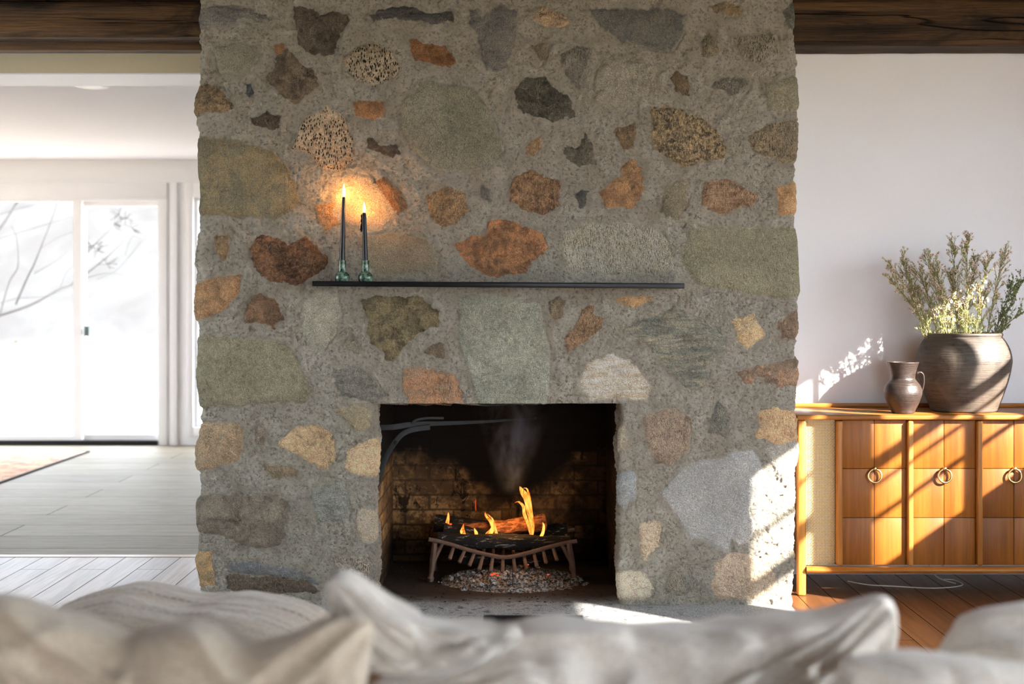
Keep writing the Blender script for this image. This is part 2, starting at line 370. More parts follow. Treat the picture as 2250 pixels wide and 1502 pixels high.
 ([(500,1263),(540,1266),(600,1264),(680,1280),(708,1300),(690,1304),(520,1302),(500,1292)], (104,86,64),(78,66,54),(.5,.1,.4,1)),
 ([(722,1228),(810,1220),(812,1262),(790,1292),(740,1265)], (176,160,134),(120,108,90),(.3,.5,.1,3)),
 ([(1412,912),(1480,893),(1517,915),(1514,990),(1475,1027),(1445,1017),(1418,970)], (162,136,106),(126,108,88),(.5,.15,.1,0)),
 ([(1558,950),(1567,905),(1580,878),(1597,890),(1608,950),(1590,963)], (92,94,86),(122,116,98),(.4,.15,.1,1)),
 ([(1665,905),(1700,892),(1748,903),(1800,905),(1800,966),(1710,977),(1665,960)], (206,156,94),(176,140,96),(.5,.1,.2,0)),
 ([(1500,1022),(1650,988),(1684,1040),(1640,1140),(1600,1205),(1520,1182),(1450,1082)], (156,154,148),(172,170,164),(.3,0,.1,8)),
 ([(1680,985),(1730,960),(1800,960),(1800,1010),(1700,1040)], (158,150,136),(176,168,152),(.3,0,.1,4)),
 ([(1408,1148),(1452,1143),(1450,1190),(1420,1232),(1403,1200)], (198,172,134),(176,152,120),(.5,.05,.5,2)),
 ([(1340,1258),(1410,1250),(1437,1290),(1430,1312),(1340,1322)], (200,184,152),(182,166,138),(.5,0,.1,2)),
 ([(1466,1255),(1520,1240),(1531,1290),(1500,1307),(1466,1302)], (150,134,108),(104,102,94),(.6,.2,.1,2)),
 ([(1575,1230),(1600,1213),(1650,1218),(1702,1256),(1697,1290),(1640,1322),(1570,1312),(1558,1290)], (198,168,134),(174,148,118),(.5,.05,.1,1)),
 ([(1340,1048),(1390,1030),(1404,1090),(1370,1112),(1340,1112)], (138,144,142),(160,163,159),(.3,0,.4,2)),
 ([(1340,935),(1372,930),(1382,985),(1340,1010)], (150,136,108),(170,154,124),(.4,0,.2,3)),
 ([(780,1120),(860,1115),(860,1180),(790,1190)], (176,152,116),(164,150,128),(.4,0,.2,4)),
 ([(1625,1120),(1650,1095),(1655,1180),(1625,1200),(1612,1180)], (170,166,158),(184,180,172),(.3,0,.1,2)),
]

def stone_fields(X, Z, D):
    """nearest stone and signed distance (m) for points of the masonry skin; D = how far round the corner"""
    x = CX + X*K; y = CY - (Z-EYE)*K
    x = x + np.where(X < 0, -D*K, D*K)
    wx = 7*fbm(x, y, 1/38., 3, 3) + 3.5*fbm(x, y, 1/9., 2, 9); wy = 7*fbm(x, y, 1/38., 3, 23) + 3.5*fbm(x, y, 1/9., 2, 29)
    x = x + wx; y = y + wy
    N = len(x); best = np.full(N, -1e3); who = np.zeros(N, int)
    for i, (poly, a, b, p) in enumerate(ST):
        P = np.array(poly, float); x0, y0 = P.min(0) - 70; x1, y1 = P.max(0) + 70
        s = np.where((x > x0) & (x < x1) & (y > y0) & (y < y1))[0]
        if not len(s): continue
        px = x[s]; py = y[s]; d = np.full(len(s), 1e9); ins = np.zeros(len(s), bool)
        for j in range(len(P)):
            ax, ay = P[j-1]; bx, by = P[j]
            vx, vy = bx-ax, by-ay
            t = np.clip(((px-ax)*vx + (py-ay)*vy) / (vx*vx+vy*vy+1e-9), 0, 1)
            d = np.minimum(d, np.hypot(px-ax-t*vx, py-ay-t*vy))
            c = ((ay > py) != (by > py)) & (px < (bx-ax)*(py-ay)/(by-ay+1e-12) + ax)
            ins ^= c
        sd = np.where(ins, d, -d)
        up = sd > best[s]
        best[s[up]] = sd[up]; who[s[up]] = i
    return np.clip(best, -60, 60)/K, who

def build_masonry(parent, mat):
    XL, XR = (437-CX)/K, (1747-CX)/K
    XO1, XO2 = (826-CX)/K, (1361-CX)/K
    ZH = EYE - (886-CY)/K; ZT = 2.452
    st = .0036; r = .02
    def seg(a, b): return np.linspace(a, b, max(2, int(abs(b-a)/st)+1))
    prof_pts = []
    def arc(cx, cy, a0, a1, n=7): return [(cx+r*math.cos(t), cy+r*math.sin(t), math.cos(t), math.sin(t)) for t in np.linspace(a0, a1, n)]
    def left_outer(): return [(XL, y, -1, 0) for y in np.linspace(6.61, YF+r, 30)[:-1]] + arc(XL+r, YF+r, PI, 1.5*PI)
    def right_outer(): return arc(XR-r, YF+r, 1.5*PI, 2*PI) + [(XR, y, 1, 0) for y in np.linspace(YF+r, 6.195, 30)[1:]]
    rj = r
    fl = seg(XL+r, XO1-rj)[1:-1]; fm = seg(XO1-rj, XO2+rj); fr = seg(XO2+rj, XR-r)[1:-1]
    front = lambda a: [(x, YF, 0, -1) for x in a]
    up = left_outer() + front(fl) + front(fm) + front(fr) + right_outer()
    lo_l = left_outer() + front(fl) + [(XO1-rj, YF, 0, -1)] + arc(XO1-rj, YF+rj, 1.5*PI, 2*PI)[1:] + [(XO1, y, 1, 0) for y in np.linspace(YF+rj, YF+.16, 22)[1:]]
    lo_r = [(XO2, y, -1, 0) for y in np.linspace(YF+.16, YF+rj, 22)[:-1]] + arc(XO2+rj, YF+rj, PI, 1.5*PI)[:-1] + [(XO2+rj, YF, 0, -1)] + front(fr) + right_outer()
    Vs, Qs, Ns = [], [], []; off = 0
    def sheet(prof, zs):
        nonlocal off
        P = np.array(prof); c = len(P); rws = len(zs)
        V = np.zeros((rws, c, 3)); Nn = np.zeros((rws, c, 3))
        V[:, :, 0] = P[:, 0]; V[:, :, 1] = P[:, 1]; V[:, :, 2] = np.array(zs)[:, None]
        Nn[:, :, 0] = P[:, 2]; Nn[:, :, 1] = P[:, 3]
        v, q = grid_mesh('', V); Vs.append(v); Ns.append(Nn.reshape(-1, 3)); Qs.append(q + off); off += len(v)
    sheet(up, seg(ZH, ZT)); sheet(lo_l, seg(-.01, ZH)); sheet(lo_r, seg(-.01, ZH))
    # lintel underside
    xs = seg(XO1-.05, XO2+.05); ys = np.linspace(YF+.006, YF+.16, 20)
    G = np.zeros((len(ys), len(xs), 3)); G[:, :, 0] = xs; G[:, :, 1] = ys[:, None]; G[:, :, 2] = ZH
    NN = np.zeros_like(G); NN[:, :, 2] = -1
    v, q = grid_mesh('', G); Vs.append(v); Ns.append(NN.reshape(-1, 3)); Qs.append(q + off)
    V = np.concatenate(Vs); Nn = np.concatenate(Ns); Q = np.concatenate(Qs)
    D = np.maximum(0, V[:, 1]-YF-r*.5)
    D = np.where((V[:, 0] > XO1-.06) & (V[:, 0] < XO2+.06), -D, D)   # jambs: stones run on into the opening
    sdf, who = stone_fields(V[:, 0], V[:, 2], np.where(D < 0, D*np.where(V[:, 0] < -.05, 1, 1), D))
    X, Y, Z = V.T
    u = X + Y*1.3
    low = fbm(u, Z, 4.5, 3, 51) ; mid = fbm(u, Z, 18, 3, 61)
    ins = 1/(1+np.exp(-sdf/.004))
    hard = np.clip(1.1-np.array([s_[3][3] for s_ in ST])[who]/5., .25, 1)
    h = .011*low + .0030*mid
    h = h + ins*(.0035 + .0045*np.clip(sdf/.03, 0, 1) + hard*(.010*(np.abs(fbm(u, Z, 17, 4, 77))-.12) + .0050*fbm(u, Z, 62, 3, 79, .6)))
    h = h - .0035*np.exp(-((sdf+.001)/.004)**2)                       # the crease round each stone
    h = h + (1-ins)*(.0080*fbm(u, Z, 34, 3, 81) + .0075*(.25-np.abs(fbm(u, Z, 55, 3, 83, .6))) + .0030*vnoise(u, Z, 140, 87))
    h = h + np.where(np.abs(Nn[:, 0]) > .3, .010*vnoise(Y*0+1, Z, 7, 90+0)*np.abs(Nn[:, 0]), 0)
    V = V + Nn * h[:, None]
    me = np_mesh('masonry', V, Q)
    A = np.array([stone_alb(s[1]) for s in ST]); B = np.array([stone_alb(s[2]) for s in ST])
    prm = np.array([[s[3][0], s[3][1], s[3][2], .0005+s[3][3]*.0011] for s in ST])
    for nm, arr in (('colA', np.c_[A[who], np.ones(len(V))]), ('colB', np.c_[B[who], np.ones(len(V))]), ('prm', prm[who])):
        at_ = me.attributes.new(nm, 'FLOAT_COLOR', 'POINT'); at_.data.foreach_set('color', arr.astype(np.float32).ravel())
    at_ = me.attributes.new('sdf', 'FLOAT', 'POINT'); at_.data.foreach_set('value', sdf.astype(np.float32))
    bm = bmesh.new(); bm.from_mesh(me); bmesh.ops.remove_doubles(bm, verts=bm.verts, dist=.0004); bm.to_mesh(me); bm.free()
    return link('masonry', me, mat, parent)

def make_brick_mat():
    m = Mat('sooty_firebrick'); 
    tc = m.n('ShaderNodeTexCoord'); uv = tc.outputs['UV']; ob = m.coord('Object')
    nzv = m.n('ShaderNodeTexNoise', Scale=9.); m.set(nzv, 'Vector', ob)
    vm = m.n('ShaderNodeVectorMath', operation='MULTIPLY_ADD')
    m.nt.links.new(nzv.outputs['Color'], vm.inputs[0]); vm.inputs[1].default_value = (.012, .012, 0); m.nt.links.new(uv, vm.inputs[2])
    br = m.n('ShaderNodeTexBrick'); m.nt.links.new(vm.outputs[0], br.inputs['Vector'])
    for k, v in (('Scale', 1.), ('Mortar Size', .005), ('Mortar Smooth', .3), ('Bias', 0.), ('Brick Width', .215), ('Row Height', .066)): br.inputs[k].default_value = v
    br.inputs['Color1'].default_value = rgb(200, 158, 106); br.inputs['Color2'].default_value = rgb(122, 92, 60); br.inputs['Mortar'].default_value = rgb(104, 88, 68)
    n1 = m.noise(ob, 7, 6, .6, .5); n2 = m.noise(ob, 40, 6, .7)
    col = m.mix(m.ramp(m.math('ADD', m.math('MULTIPLY', n2, .5), m.math('MULTIPLY', n1, .5)), .42, .56, .1, .85), br.outputs['Color'], rgb(66, 52, 40))
    st = m.ramp(m.noise(m.coord('Object', scale=(1,1,.55)), 19, 5, .7, 1.2), .56, .64, 0, .95)
    col = m.mix(st, col, rgb(26, 22, 20))
    # soot: a plume up the middle of the back and everything high in the box
    sp = m.n('ShaderNodeSeparateXYZ'); m.nt.links.new(ob, sp.inputs[0])
    ax = m.math('ABSOLUTE', m.math('SUBTRACT', sp.outputs[0], -.01))
    lim = m.math('ADD', m.math('MULTIPLY', m.ramp(ax, .08, .30), .17), .31)
    e = m.math('SUBTRACT', m.math('ADD', sp.outputs[2], m.math('MULTIPLY', m.math('SUBTRACT', n1, .5), .16)), lim)
    soot = m.ramp(e, -.06, .05)
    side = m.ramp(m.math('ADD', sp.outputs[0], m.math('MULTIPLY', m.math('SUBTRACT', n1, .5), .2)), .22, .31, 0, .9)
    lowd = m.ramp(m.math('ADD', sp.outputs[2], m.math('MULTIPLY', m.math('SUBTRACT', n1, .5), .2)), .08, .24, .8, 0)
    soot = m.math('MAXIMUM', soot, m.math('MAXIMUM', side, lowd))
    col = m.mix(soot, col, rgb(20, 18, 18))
    h = m.math('ADD', m.math('MULTIPLY', br.outputs['Fac'], -1.), m.math('MULTIPLY', n2, .5))
    m.pbr(col, .85, m.bump(h, .004), spec=.2); return m.m

def plank_mat(name, ax, width, length, c1, c2, cm, rough, k=1., grain=True, gap=.0025, spec=.5):
    """ax: direction the planks run along"""
    m = Mat(name); tc = m.n('ShaderNodeTexCoord')
    mp = m.n('ShaderNodeMapping'); m.nt.links.new(tc.outputs['Object'], mp.inputs[0])
    if ax == 'y': mp.inputs['Rotation'].default_value = (0, 0, PI/2)
    br = m.n('ShaderNodeTexBrick'); m.nt.links.new(mp.outputs[0], br.inputs['Vector']); br.offset = .37; br.squash = 1.
    for kk, v in (('Scale', 1.), ('Mortar Size', gap), ('Mortar Smooth', .1), ('Bias', 0.), ('Brick Width', length), ('Row Height', width)): br.inputs[kk].default_value = v
    br.inputs['Color1'].default_value = rgb(*c1, k=k); br.inputs['Color2'].default_value = rgb(*c2, k=k); br.inputs['Mortar'].default_value = rgb(*cm, k=k)
    sc = (1,.05,1) if ax == 'y' else (.12,1,1)
    g = m.coord('Object', scale=sc); n1 = m.noise(g, 26, 6, .65, 1.3); n2 = m.noise(g, 140, 3, .6)
    ga = .75 if grain else .3
    col = m.mix(m.ramp(n1, .42, .62, 0, ga), br.outputs['Color'], rgb(*[v*.62 for v in c1], k=k))
    col = m.mix(m.ramp(n2, .4, .7, 0, .3*ga), col, rgb(*[v*.45 for v in c1], k=k))
    h = m.math('ADD', m.math('MULTIPLY', br.outputs['Fac'], -2.5), m.math('MULTIPLY', m.math('ADD', n1, n2), .18 if grain else .35))
    rr = m.math('ADD', m.math('MULTIPLY', n1, .15), rough-.07)
    rr = m.math('ADD', rr, m.math('MULTIPLY', br.outputs['Fac'], .5))
    sp_ = m.math('MULTIPLY', m.math('SUBTRACT', 1., br.outputs['Fac']), spec)
    m.pbr(col, rr, m.bump(h, .0012), spec=sp_); return m.m

def linen(name, c, c2, k=1., weave=900, stripe=None):
    m = Mat(name); co = m.coord('Object')
    w1 = m.n('ShaderNodeTexNoise', Scale=weave*.35); m.set(w1, 'Vector', m.coord('Object', scale=(1,1,.12)))
    w2 = m.n('ShaderNodeTexNoise', Scale=weave*.35); m.set(w2, 'Vector', m.coord('Object', scale=(.12,1,1)))
    w = m.math('ADD', w1.outputs['Fac'], w2.outputs['Fac'])
    col = m.mix(m.ramp(w, .8, 1.2), rgb(*c2, k=k), rgb(*c, k=k))
    if stripe:
        sp = m.n('ShaderNodeSeparateXYZ'); m.nt.links.new(co, sp.inputs[0])
        q = m.math('PINGPONG', m.math('ADD', sp.outputs[stripe[0]], m.math('MULTIPLY', m.noise(co, 5, 2), .01)), stripe[1])
        ln = m.ramp(q, .0, .0035, 1, 0)
        q2 = m.math('PINGPONG', sp.outputs[0], .009)
        dash = m.ramp(q2, .002, .004, 0, 1)
        col = m.mix(m.math('MULTIPLY', m.math('MULTIPLY', ln, dash), .8), col, rgb(60, 50, 44))
    m.pbr(col, .95, m.bump(w, .0012), spec=.15, **{'Sheen Weight': .3, 'Sheen Roughness': .6}); return m.m

def glass_mat():
    m = Mat('window_glass'); t = m.n('ShaderNodeBsdfTransparent'); g = m.n('ShaderNodeBsdfGlossy', Roughness=.01)
    mx = m.n('ShaderNodeMixShader'); mx.inputs[0].default_value = .05
    m.nt.links.new(t.outputs[0], mx.inputs[1]); m.nt.links.new(g.outputs[0], mx.inputs[2]); m.nt.links.new(mx.outputs[0], m.out.inputs[0]); return m.m
def flame_mat(name, c_in, c_out, strength, opacity, scale=30):
    m = Mat(name); co = m.coord('Object', scale=(1,1,.3))
    n1 = m.noise(co, scale, 3, .5, 1.2)
    col = m.mix(m.ramp(n1, .38, .62), c_out, c_in)
    e = m.n('ShaderNodeEmission', Strength=strength); m.set(e, 'Color', col)
    t = m.n('ShaderNodeBsdfTransparent'); mx = m.n('ShaderNodeMixShader')
    m.nt.links.new(m.ramp(n1, .25, .6, opacity[0], opacity[1]), mx.inputs[0])
    m.nt.links.new(t.outputs[0], mx.inputs[1]); m.nt.links.new(e.outputs[0], mx.inputs[2]); m.nt.links.new(mx.outputs[0], m.out.inputs[0]); return m.m

M = {}
M['stone'] = make_stone_mat()
M['brick'] = make_brick_mat()
M['plaster'] = plain('white_plaster', (240, 238, 241), .85, bump=.0004, bscale=220, var=.015)
M['trim'] = plain('white_trim_paint', (242, 240, 240), .5, var=.01)
M['tanwall'] = plain('warm_plaster', (214, 196, 162), .85, bump=.0004, bscale=220, var=.03)
M['beam'] = wood('old_beam_oak', (34, 23, 13), (104, 74, 44), 'x', 1., .7, .95, .004, .9, 24)
M['ceilwood'] = wood('ceiling_boards', (52, 32, 20), (96, 62, 38), 'y', 1., .7, 1., .001, .4)
M['floor'] = plank_mat('oak_floor', 'y', .128, 2.1, (128, 84, 50), (104, 66, 38), (36, 22, 14), .34, gap=.0018, spec=.42)
M['tile'] = plank_mat('grey_tile', 'x', .36, 7., (148, 136, 118), (130, 120, 105), (90, 86, 80), .52, grain=False, gap=.003, spec=.08)
M['walnut_x'] = wood('honey_walnut', (134, 80, 30), (178, 118, 52), 'x', 1., .4, 1., .0002, 0, 34)
M['walnut_z'] = wood('walnut_post', (142, 88, 36), (188, 128, 60), 'z', 1., .4, 1., .0002, 0, 34)
M['door_w'] = wood('walnut_door', (116, 64, 16), (150, 90, 28), 'z', 1., .45, 1., .0002, 0, 26)
M['groove'] = plain('dark_groove', (46, 26, 14), .8)
M['cane'] = plain('cane', (206, 186, 144), .6, var=.15, bscale=400)
M['brass'] = plain('aged_brass', (198, 172, 120), .28, 1., var=.1)
M['iron'] = plain('dark_iron', (40, 42, 44), .7, .3, bump=.0006, bscale=120, var=.3)
M['rusty'] = plain('rusty_cast_iron', (116, 92, 78), .8, .2, bump=.0016, bscale=160, var=.4)
M['black'] = plain('black_steel', (16, 16, 20), .35, .4, var=.1)
M['matblack'] = plain('matt_black_metal', (14, 14, 15), .9, var=.1, spec=.1)
M['wax'] = plain('black_wax', (16, 14, 18), .3, var=.1, spec=.3)
M['glass'] = glass_mat()
M['linen'] = linen('cream_linen', (206, 190, 168), (182, 165, 142))
M['linen2'] = linen('white_linen', (226, 217, 205), (206, 195, 182))
M['stripe'] = linen('striped_linen', (206, 192, 174), (176, 160, 142), stripe=(1, .055))
M['sofa'] = linen('sofa_linen', (214, 204, 188), (194, 182, 164))
def ceramic_green():
    m = Mat('green_glaze'); co = m.coord(); n = m.noise(co, 60, 6, .7)
    m.pbr(m.mix(m.ramp(n, .4, .62), rgb(24, 44, 38), rgb(110, 140, 116)), .22, m.bump(n, .0004)); return m.m
M['greenglaze'] = ceramic_green()
def stoneware(name, a, b, c, rough):
    m = Mat(name); co = m.coord(); ring = m.noise(m.coord('Object', scale=(.5,.5,16)), 16, 5, .6); n = m.noise(co, 9, 6, .7, .6)
    col = m.mix(m.ramp(n, .36, .62), rgb(*a), rgb(*b)); col = m.mix(m.ramp(ring, .42, .6, 0, .6), col, rgb(*c))
    m.pbr(col, rough, m.bump(m.math('ADD', ring, m.math('MULTIPLY', m.noise(co, 120, 4), .4)), .0013)); return m.m
M['jar'] = stoneware('stoneware_jar', (58, 50, 43), (88, 77, 66), (98, 88, 79), .55)
M['pitcher'] = stoneware('dark_pitcher', (44, 35, 31), (68, 56, 50), (62, 52, 47), .35)
M['inside'] = plain('unglazed_inside', (128, 118, 104), .8)
M['stem'] = plain('twig', (132, 118, 78), .7, var=.25)
M['leafg'] = plain('wax_leaf', (158, 166, 96), .6, var=.3, bscale=300)
M['leafd'] = plain('round_leaf', (112, 136, 74), .55, var=.3, bscale=300)
M['petal'] = plain('dusty_petal', (226, 202, 184), .6, var=.12)
M['eye'] = plain('flower_eye', (132, 74, 62), .6)
M['bark'] = plain('bark', (36, 33, 32), .9, var=.2, bscale=20)
M['yleaf'] = plain('yellow_leaf', (86, 80, 30), .7, var=.2)
M['snow'] = plain('pale_ground', (190, 180, 168), .9, bump=.02, bscale=6, var=.08)
def hill_mat():
    m = Mat('dimming_hill'); co = m.coord('Object', scale=(1, .4, .4)); n = m.noise(co, .9, 6, .7, .8)
    sp = m.n('ShaderNodeSeparateXYZ'); m.nt.links.new(m.coord(), sp.inputs[0])
    f = m.ramp(sp.outputs[1], 18, 23)
    far = m.mix(m.ramp(n, .35, .65), (.046, .043, .042, 1), (.056, .055, .054, 1))
    m.pbr(m.mix(f, rgb(170, 160, 148), far), .95, spec=0.); return m.m  # near ground kept pale for bounce, far slope dark to dim the view
M['hill'] = hill_mat()
def hearth_mat():
    m = Mat('hearth_stone'); co = m.coord(); n1 = m.noise(co, 5, 5, .6, .5); n2 = m.noise(co, 160, 5, .75); n3 = m.noise(co, 28, 5, .7)
    col = m.mix(m.ramp(n2, .38, .62), rgb(112, 112, 112, k=1.3), rgb(176, 175, 172, k=1.3))
    sp = m.n('ShaderNodeSeparateXYZ'); m.nt.links.new(co, sp.inputs[0])
    ey = m.ramp(m.math('ADD', sp.outputs[1], m.math('MULTIPLY', m.math('SUBTRACT', n1, .5), .3)), 5.36, 5.62)
    inx = m.ramp(m.math('ABSOLUTE', m.math('ADD', sp.outputs[0], .05)), .5, .85, 1, .0)
    col = m.mix(m.math('MULTIPLY', m.ramp(n3, .52, .66, 0, .8), inx), col, rgb(60, 54, 50))
    col = m.mix(m.math('MULTIPLY', ey, inx), col, m.mix(n3, rgb(30, 24, 22), rgb(78, 66, 58)))
    m.pbr(col, .8, m.bump(m.math('ADD', n2, n3), .004)); return m.m
M['hearth'] = hearth_mat()
def rug_mat():
    m = Mat('faded_rug'); co = m.coord('Object'); n = m.noise(co, 7, 6, .7, 1.); n2 = m.noise(m.coord('Object', scale=(1,.2,1)), 40, 4, .7)
    col = m.mix(m.ramp(n, .38, .6), rgb(190, 146, 128), rgb(214, 186, 160)); col = m.mix(m.ramp(n2, .45, .65, 0, .5), col, rgb(150, 112, 104))
    m.pbr(col, .95, m.bump(n2, .003), spec=.1); return m.m
M['rug'] = rug_mat()
M['rugedge'] = plain('rug_binding', (70, 66, 70), .9)
def char_mat(name, a, b, t):
    m = Mat(name); co = m.coord('Object', scale=(.25,1,1)); n = m.noise(co, 60, 6, .7, .6); v = m.noise(m.coord(), 22, 5, .75)
    col = m.mix(m.ramp(n, t, t+.1), rgb(*a), rgb(*b)); col = m.mix(m.ramp(v, .4, .7, 0, .5), col, rgb(14, 11, 10))
    m.pbr(col, .85, m.bump(m.math('ADD', n, v), .006)); return m.m
M['char'] = char_mat('charred_log', (14, 12, 12), (176, 168, 160), .56)
M['split'] = char_mat('split_log', (120, 66, 34), (196, 128, 76), .45)
def ash_mat():
    m = Mat('ash'); co = m.coord(); n = m.noise(co, 90, 5, .75); e = m.noise(co, 14, 3, .6)
    col = m.mix(m.ramp(n, .42, .6), rgb(70, 65, 62), rgb(212, 206, 200))
    p = m.pbr(col, .95, m.bump(n, .006), spec=.1); return m.m
M['ash'] = ash_mat()
def ember_mat():
    m = Mat('glowing_ember'); e = m.n('ShaderNodeEmission', Strength=1.1); m.set(e, 'Color', (1, .09, .02, 1)); m.nt.links.new(e.outputs[0], m.out.inputs[0]); return m.m
M['ember'] = ember_mat()
M['flame'] = flame_mat('fire_flame', (1., .50, .09, 1), (1., .16, .01, 1), 1.7, (.12, .95), 42)
M['cflame'] = flame_mat('candle_flame', (1., .46, .12, 1), (1., .38, .08, 1), 260, (.9, 1.), 10)
def lamp_mat():
    m = Mat('lamp_lens'); m.pbr((.85,.83,.8,1), .4); return m.m
M['lens'] = lamp_mat()

# ------------------------------------------------------------------ SETTING
def struct(o): o['kind'] = 'structure'; return o
def wall(name, mat, axis, c0, c1, a0, a1, z0, z1, holes=()):
    """axis 'x': wall lies between x=c0..c1 and runs along y a0..a1; axis 'y' the other way"""
    A = sorted({a0, a1, *[h[0] for h in holes], *[h[1] for h in holes]}); Z = sorted({z0, z1, *[h[2] for h in holes], *[h[3] for h in holes]})
    mb = MB()
    for i in range(len(A)-1):
        for j in range(len(Z)-1):
            ca, cz = (A[i]+A[i+1])/2, (Z[j]+Z[j+1])/2
            if any(h[0] < ca < h[1] and h[2] < cz < h[3] for h in holes): continue
            if axis == 'x': mb.box((c0, A[i], Z[j]), (c1, A[i+1], Z[j+1]))
            else: mb.box((A[i], c0, Z[j]), (A[i+1], c1, Z[j+1]))
    return struct(mb.build(name, mat))
XW = 3.0
struct(MB().box((-3.4, -2.7, -.06), (3.2, 6.60, 0)).build('floor', M['floor']))
struct(MB().box((-6.2, 6.66, -.06), (1.2, 11.95, 0)).build('floor', M['tile']))
struct(MB().box((-6.2, 6.60, -.06), (1.2, 6.66, .002)).build('trim_1', wood('threshold_oak', (150, 112, 80), (176, 138, 104), 'x', rough=.3)))
ZC = 2.455
struct(MB().box((-3.4, -2.7, ZC), (3.2, 6.62, ZC+.1)).build('ceiling', M['ceilwood']))
struct(MB().box((-6.2, 6.62, 2.365), (1.2, 11.95, 2.47)).build('ceiling', M['plaster']))
HO = [(1.0, 3.08, .12, 2.05), (3.50, 4.20, 1.165, 2.05), (4.30, 5.02, 1.165, 2.11)]
wall('wall_right', M['plaster'], 'x', XW, XW+.12, -2.7, 6.4, 0, ZC, HO)
wall('wall_back', M['plaster'], 'y', 6.2, 6.32, 1.09, XW, 0, ZC)
HB_FILL = [(.5, 2.8, .5, 2.2)]  # unseen opening added behind the camera to brighten pillows and right wall
wall('wall_front', M['plaster'], 'y', -2.7, -2.55, -3.4, 3.2, 0, ZC, HB_FILL)
HL_FILL = [(4.1, 5.5, .8, 2.1)]  # unseen opening added to lift the header and the chimney's left side
wall('wall_left', M['plaster'], 'x', -3.35, -3.2, -2.7, 6.62, 0, ZC, HL_FILL)
# header between the rooms and the garden-room walls
wall('wall_header', M['tanwall'], 'y', 6.62, 6.98, -3.35, -1.1, 2.25, 2.47)
struct(MB().box((-3.2, 6.625, 2.243), (-1.2, 6.98, 2.2495)).build('header_glare_board', M['trim']))  # white board added so the header's underside looks lit by floor glare
wall('wall_return', M['plaster'], 'y', 6.62, 6.98, -6.2, -3.35, 0, 2.47)
wall('wall_garden_left', M['plaster'], 'x', -6.35, -6.2, 6.62, 11.95, 0, 2.47, [(7.6, 10.2, .6, 2.1)])
wall('wall_garden_right', M['plaster'], 'x', .6, .75, 6.62, 11.95, 0, 2.47)
wall('wall_chimney_back', M['plaster'], 'y', 6.62, 6.7, -1.19, 1.1, 0, 2.47)
YG = 11.8
def gx(px): return (px-CX)*YG/F
def gz(py): return EYE-(py-CY)*YG/F
DX0, DX1, DZ1 = gx(-175), gx(348), gz(433)
SX0, SX1, SZ0 = gx(425), gx(560), gz(938)
wall('wall_garden_back', M['trim'], 'y', YG, YG+.14, -6.2, .75, 0, 2.47, [(DX0, DX1, 0.0, DZ1), (SX0, SX1, SZ0, DZ1)])

def window(name, axis, c, a0, a1, z0, z1, vbars=(), hbars=(), fr=.045, dep=.04, mat=None):
    """frame + bars + pane; c = plane centre"""
    root = bpy.data.objects.new(name, None); COL.objects.link(root); struct(root)
    B = (lambda s, t, p, q, d=dep: ((c-d/2, s, p), (c+d/2, t, q))) if axis == 'x' else (lambda s, t, p, q, d=dep: ((s, c-d/2, p), (t, c+d/2, q)))
    mb = MB()
    mb.box(*B(a0, a0+fr, z0, z1)); mb.box(*B(a1-fr, a1, z0, z1)); mb.box(*B(a0+fr, a1-fr, z0, z0+fr)); mb.box(*B(a0+fr, a1-fr, z1-fr, z1))
    for a, w in vbars: mb.box(*B(a-w/2, a+w/2, z0+fr, z1-fr, dep*.6))
    for z, w in hbars: mb.box(*B(a0+fr, a1-fr, z-w/2, z+w/2, dep*.55))
    mb.build('window_frame', M['trim'], root)
    MB().box(*B(a0+fr*.9, a1-fr*.9, z0+fr*.9, z1-fr*.9, .005)).build('window_pane', M['glass'], root)
    return root
window('window_1', 'x', XW+.095, 3.50, 4.20, 1.165, 2.05, (), [(1.80, .014), (1.60, .07)], fr=.012, dep=.03)
window('window_2', 'x', XW+.095, 4.30, 5.02, 1.165, 2.11, [(4.66, .035), (4.93, .035)], [(1.66, .05), (1.575, .010), (1.44, .016)], fr=.012, dep=.03)
window('window_3', 'x', XW+.095, 1.0, 3.08, .12, 2.05, [(2.25, .09)], [(1.1, .03), (1.6, .03)], fr=.04, dep=.03)
for i, (a, b, p, q) in enumerate(HB_FILL): window('window_%d' % (4+i), 'y', -2.62, a, b, p, q, [((a+b)/2, .08)], [(1.1, .03)])  # added fill window, out of view
for i, (a, b, p, q) in enumerate(HL_FILL): window('window_%d' % (6+i), 'x', -3.28, a, b, p, q, [((a+b)/2, .05)], [(1.3, .03)])  # added fill window, out of view
window('window_8', 'x', -6.28, 7.6, 10.2, .6, 2.1, [(8.9, .06)], [])  # unseen window added and sized to make up daylight in the garden room
window('window_9', 'y', YG+.06, SX0, SX1, SZ0, DZ1, (), (), fr=.03)
# sliding glass door
dr = struct(bpy.data.objects.new('door_1', None)); COL.objects.link(dr)
def yb(x0, x1, z0, z1, y0, y1): return ((x0, y0, z0), (x1, y1, z1))
mb = MB()
zt = gz(441); zb = gz(957)
for (a, b, p, q, y0, y1) in [(DX0, DX0+.05, .03, DZ1, YG-.01, YG+.1), (gx(347)-.0, DX1+.0, .03, DZ1, YG-.012, YG+.1), (DX0, DX1, zt+.0, DZ1+.0, YG-.01, YG+.1)]:
    mb.box(*yb(a, b, p, q, y0, y1))
mb.build('door_frame', M['trim'], dr)
fx = MB()   # fixed leaf, nearer the room
fx.box(*yb(gx(161), gx(179), gz(968), zt, YG+.0, YG+.045)); fx.box(*yb(DX0+.05, gx(161), gz(968), gz(957), YG, YG+.045)); fx.box(*yb(DX0+.05, gx(161), gz(443), zt, YG, YG+.045)); fx.box(*yb(DX0+.05, gx(-160), gz(957), gz(443), YG, YG+.045))
f1 = fx.build('fixed_leaf', M['trim'], dr)
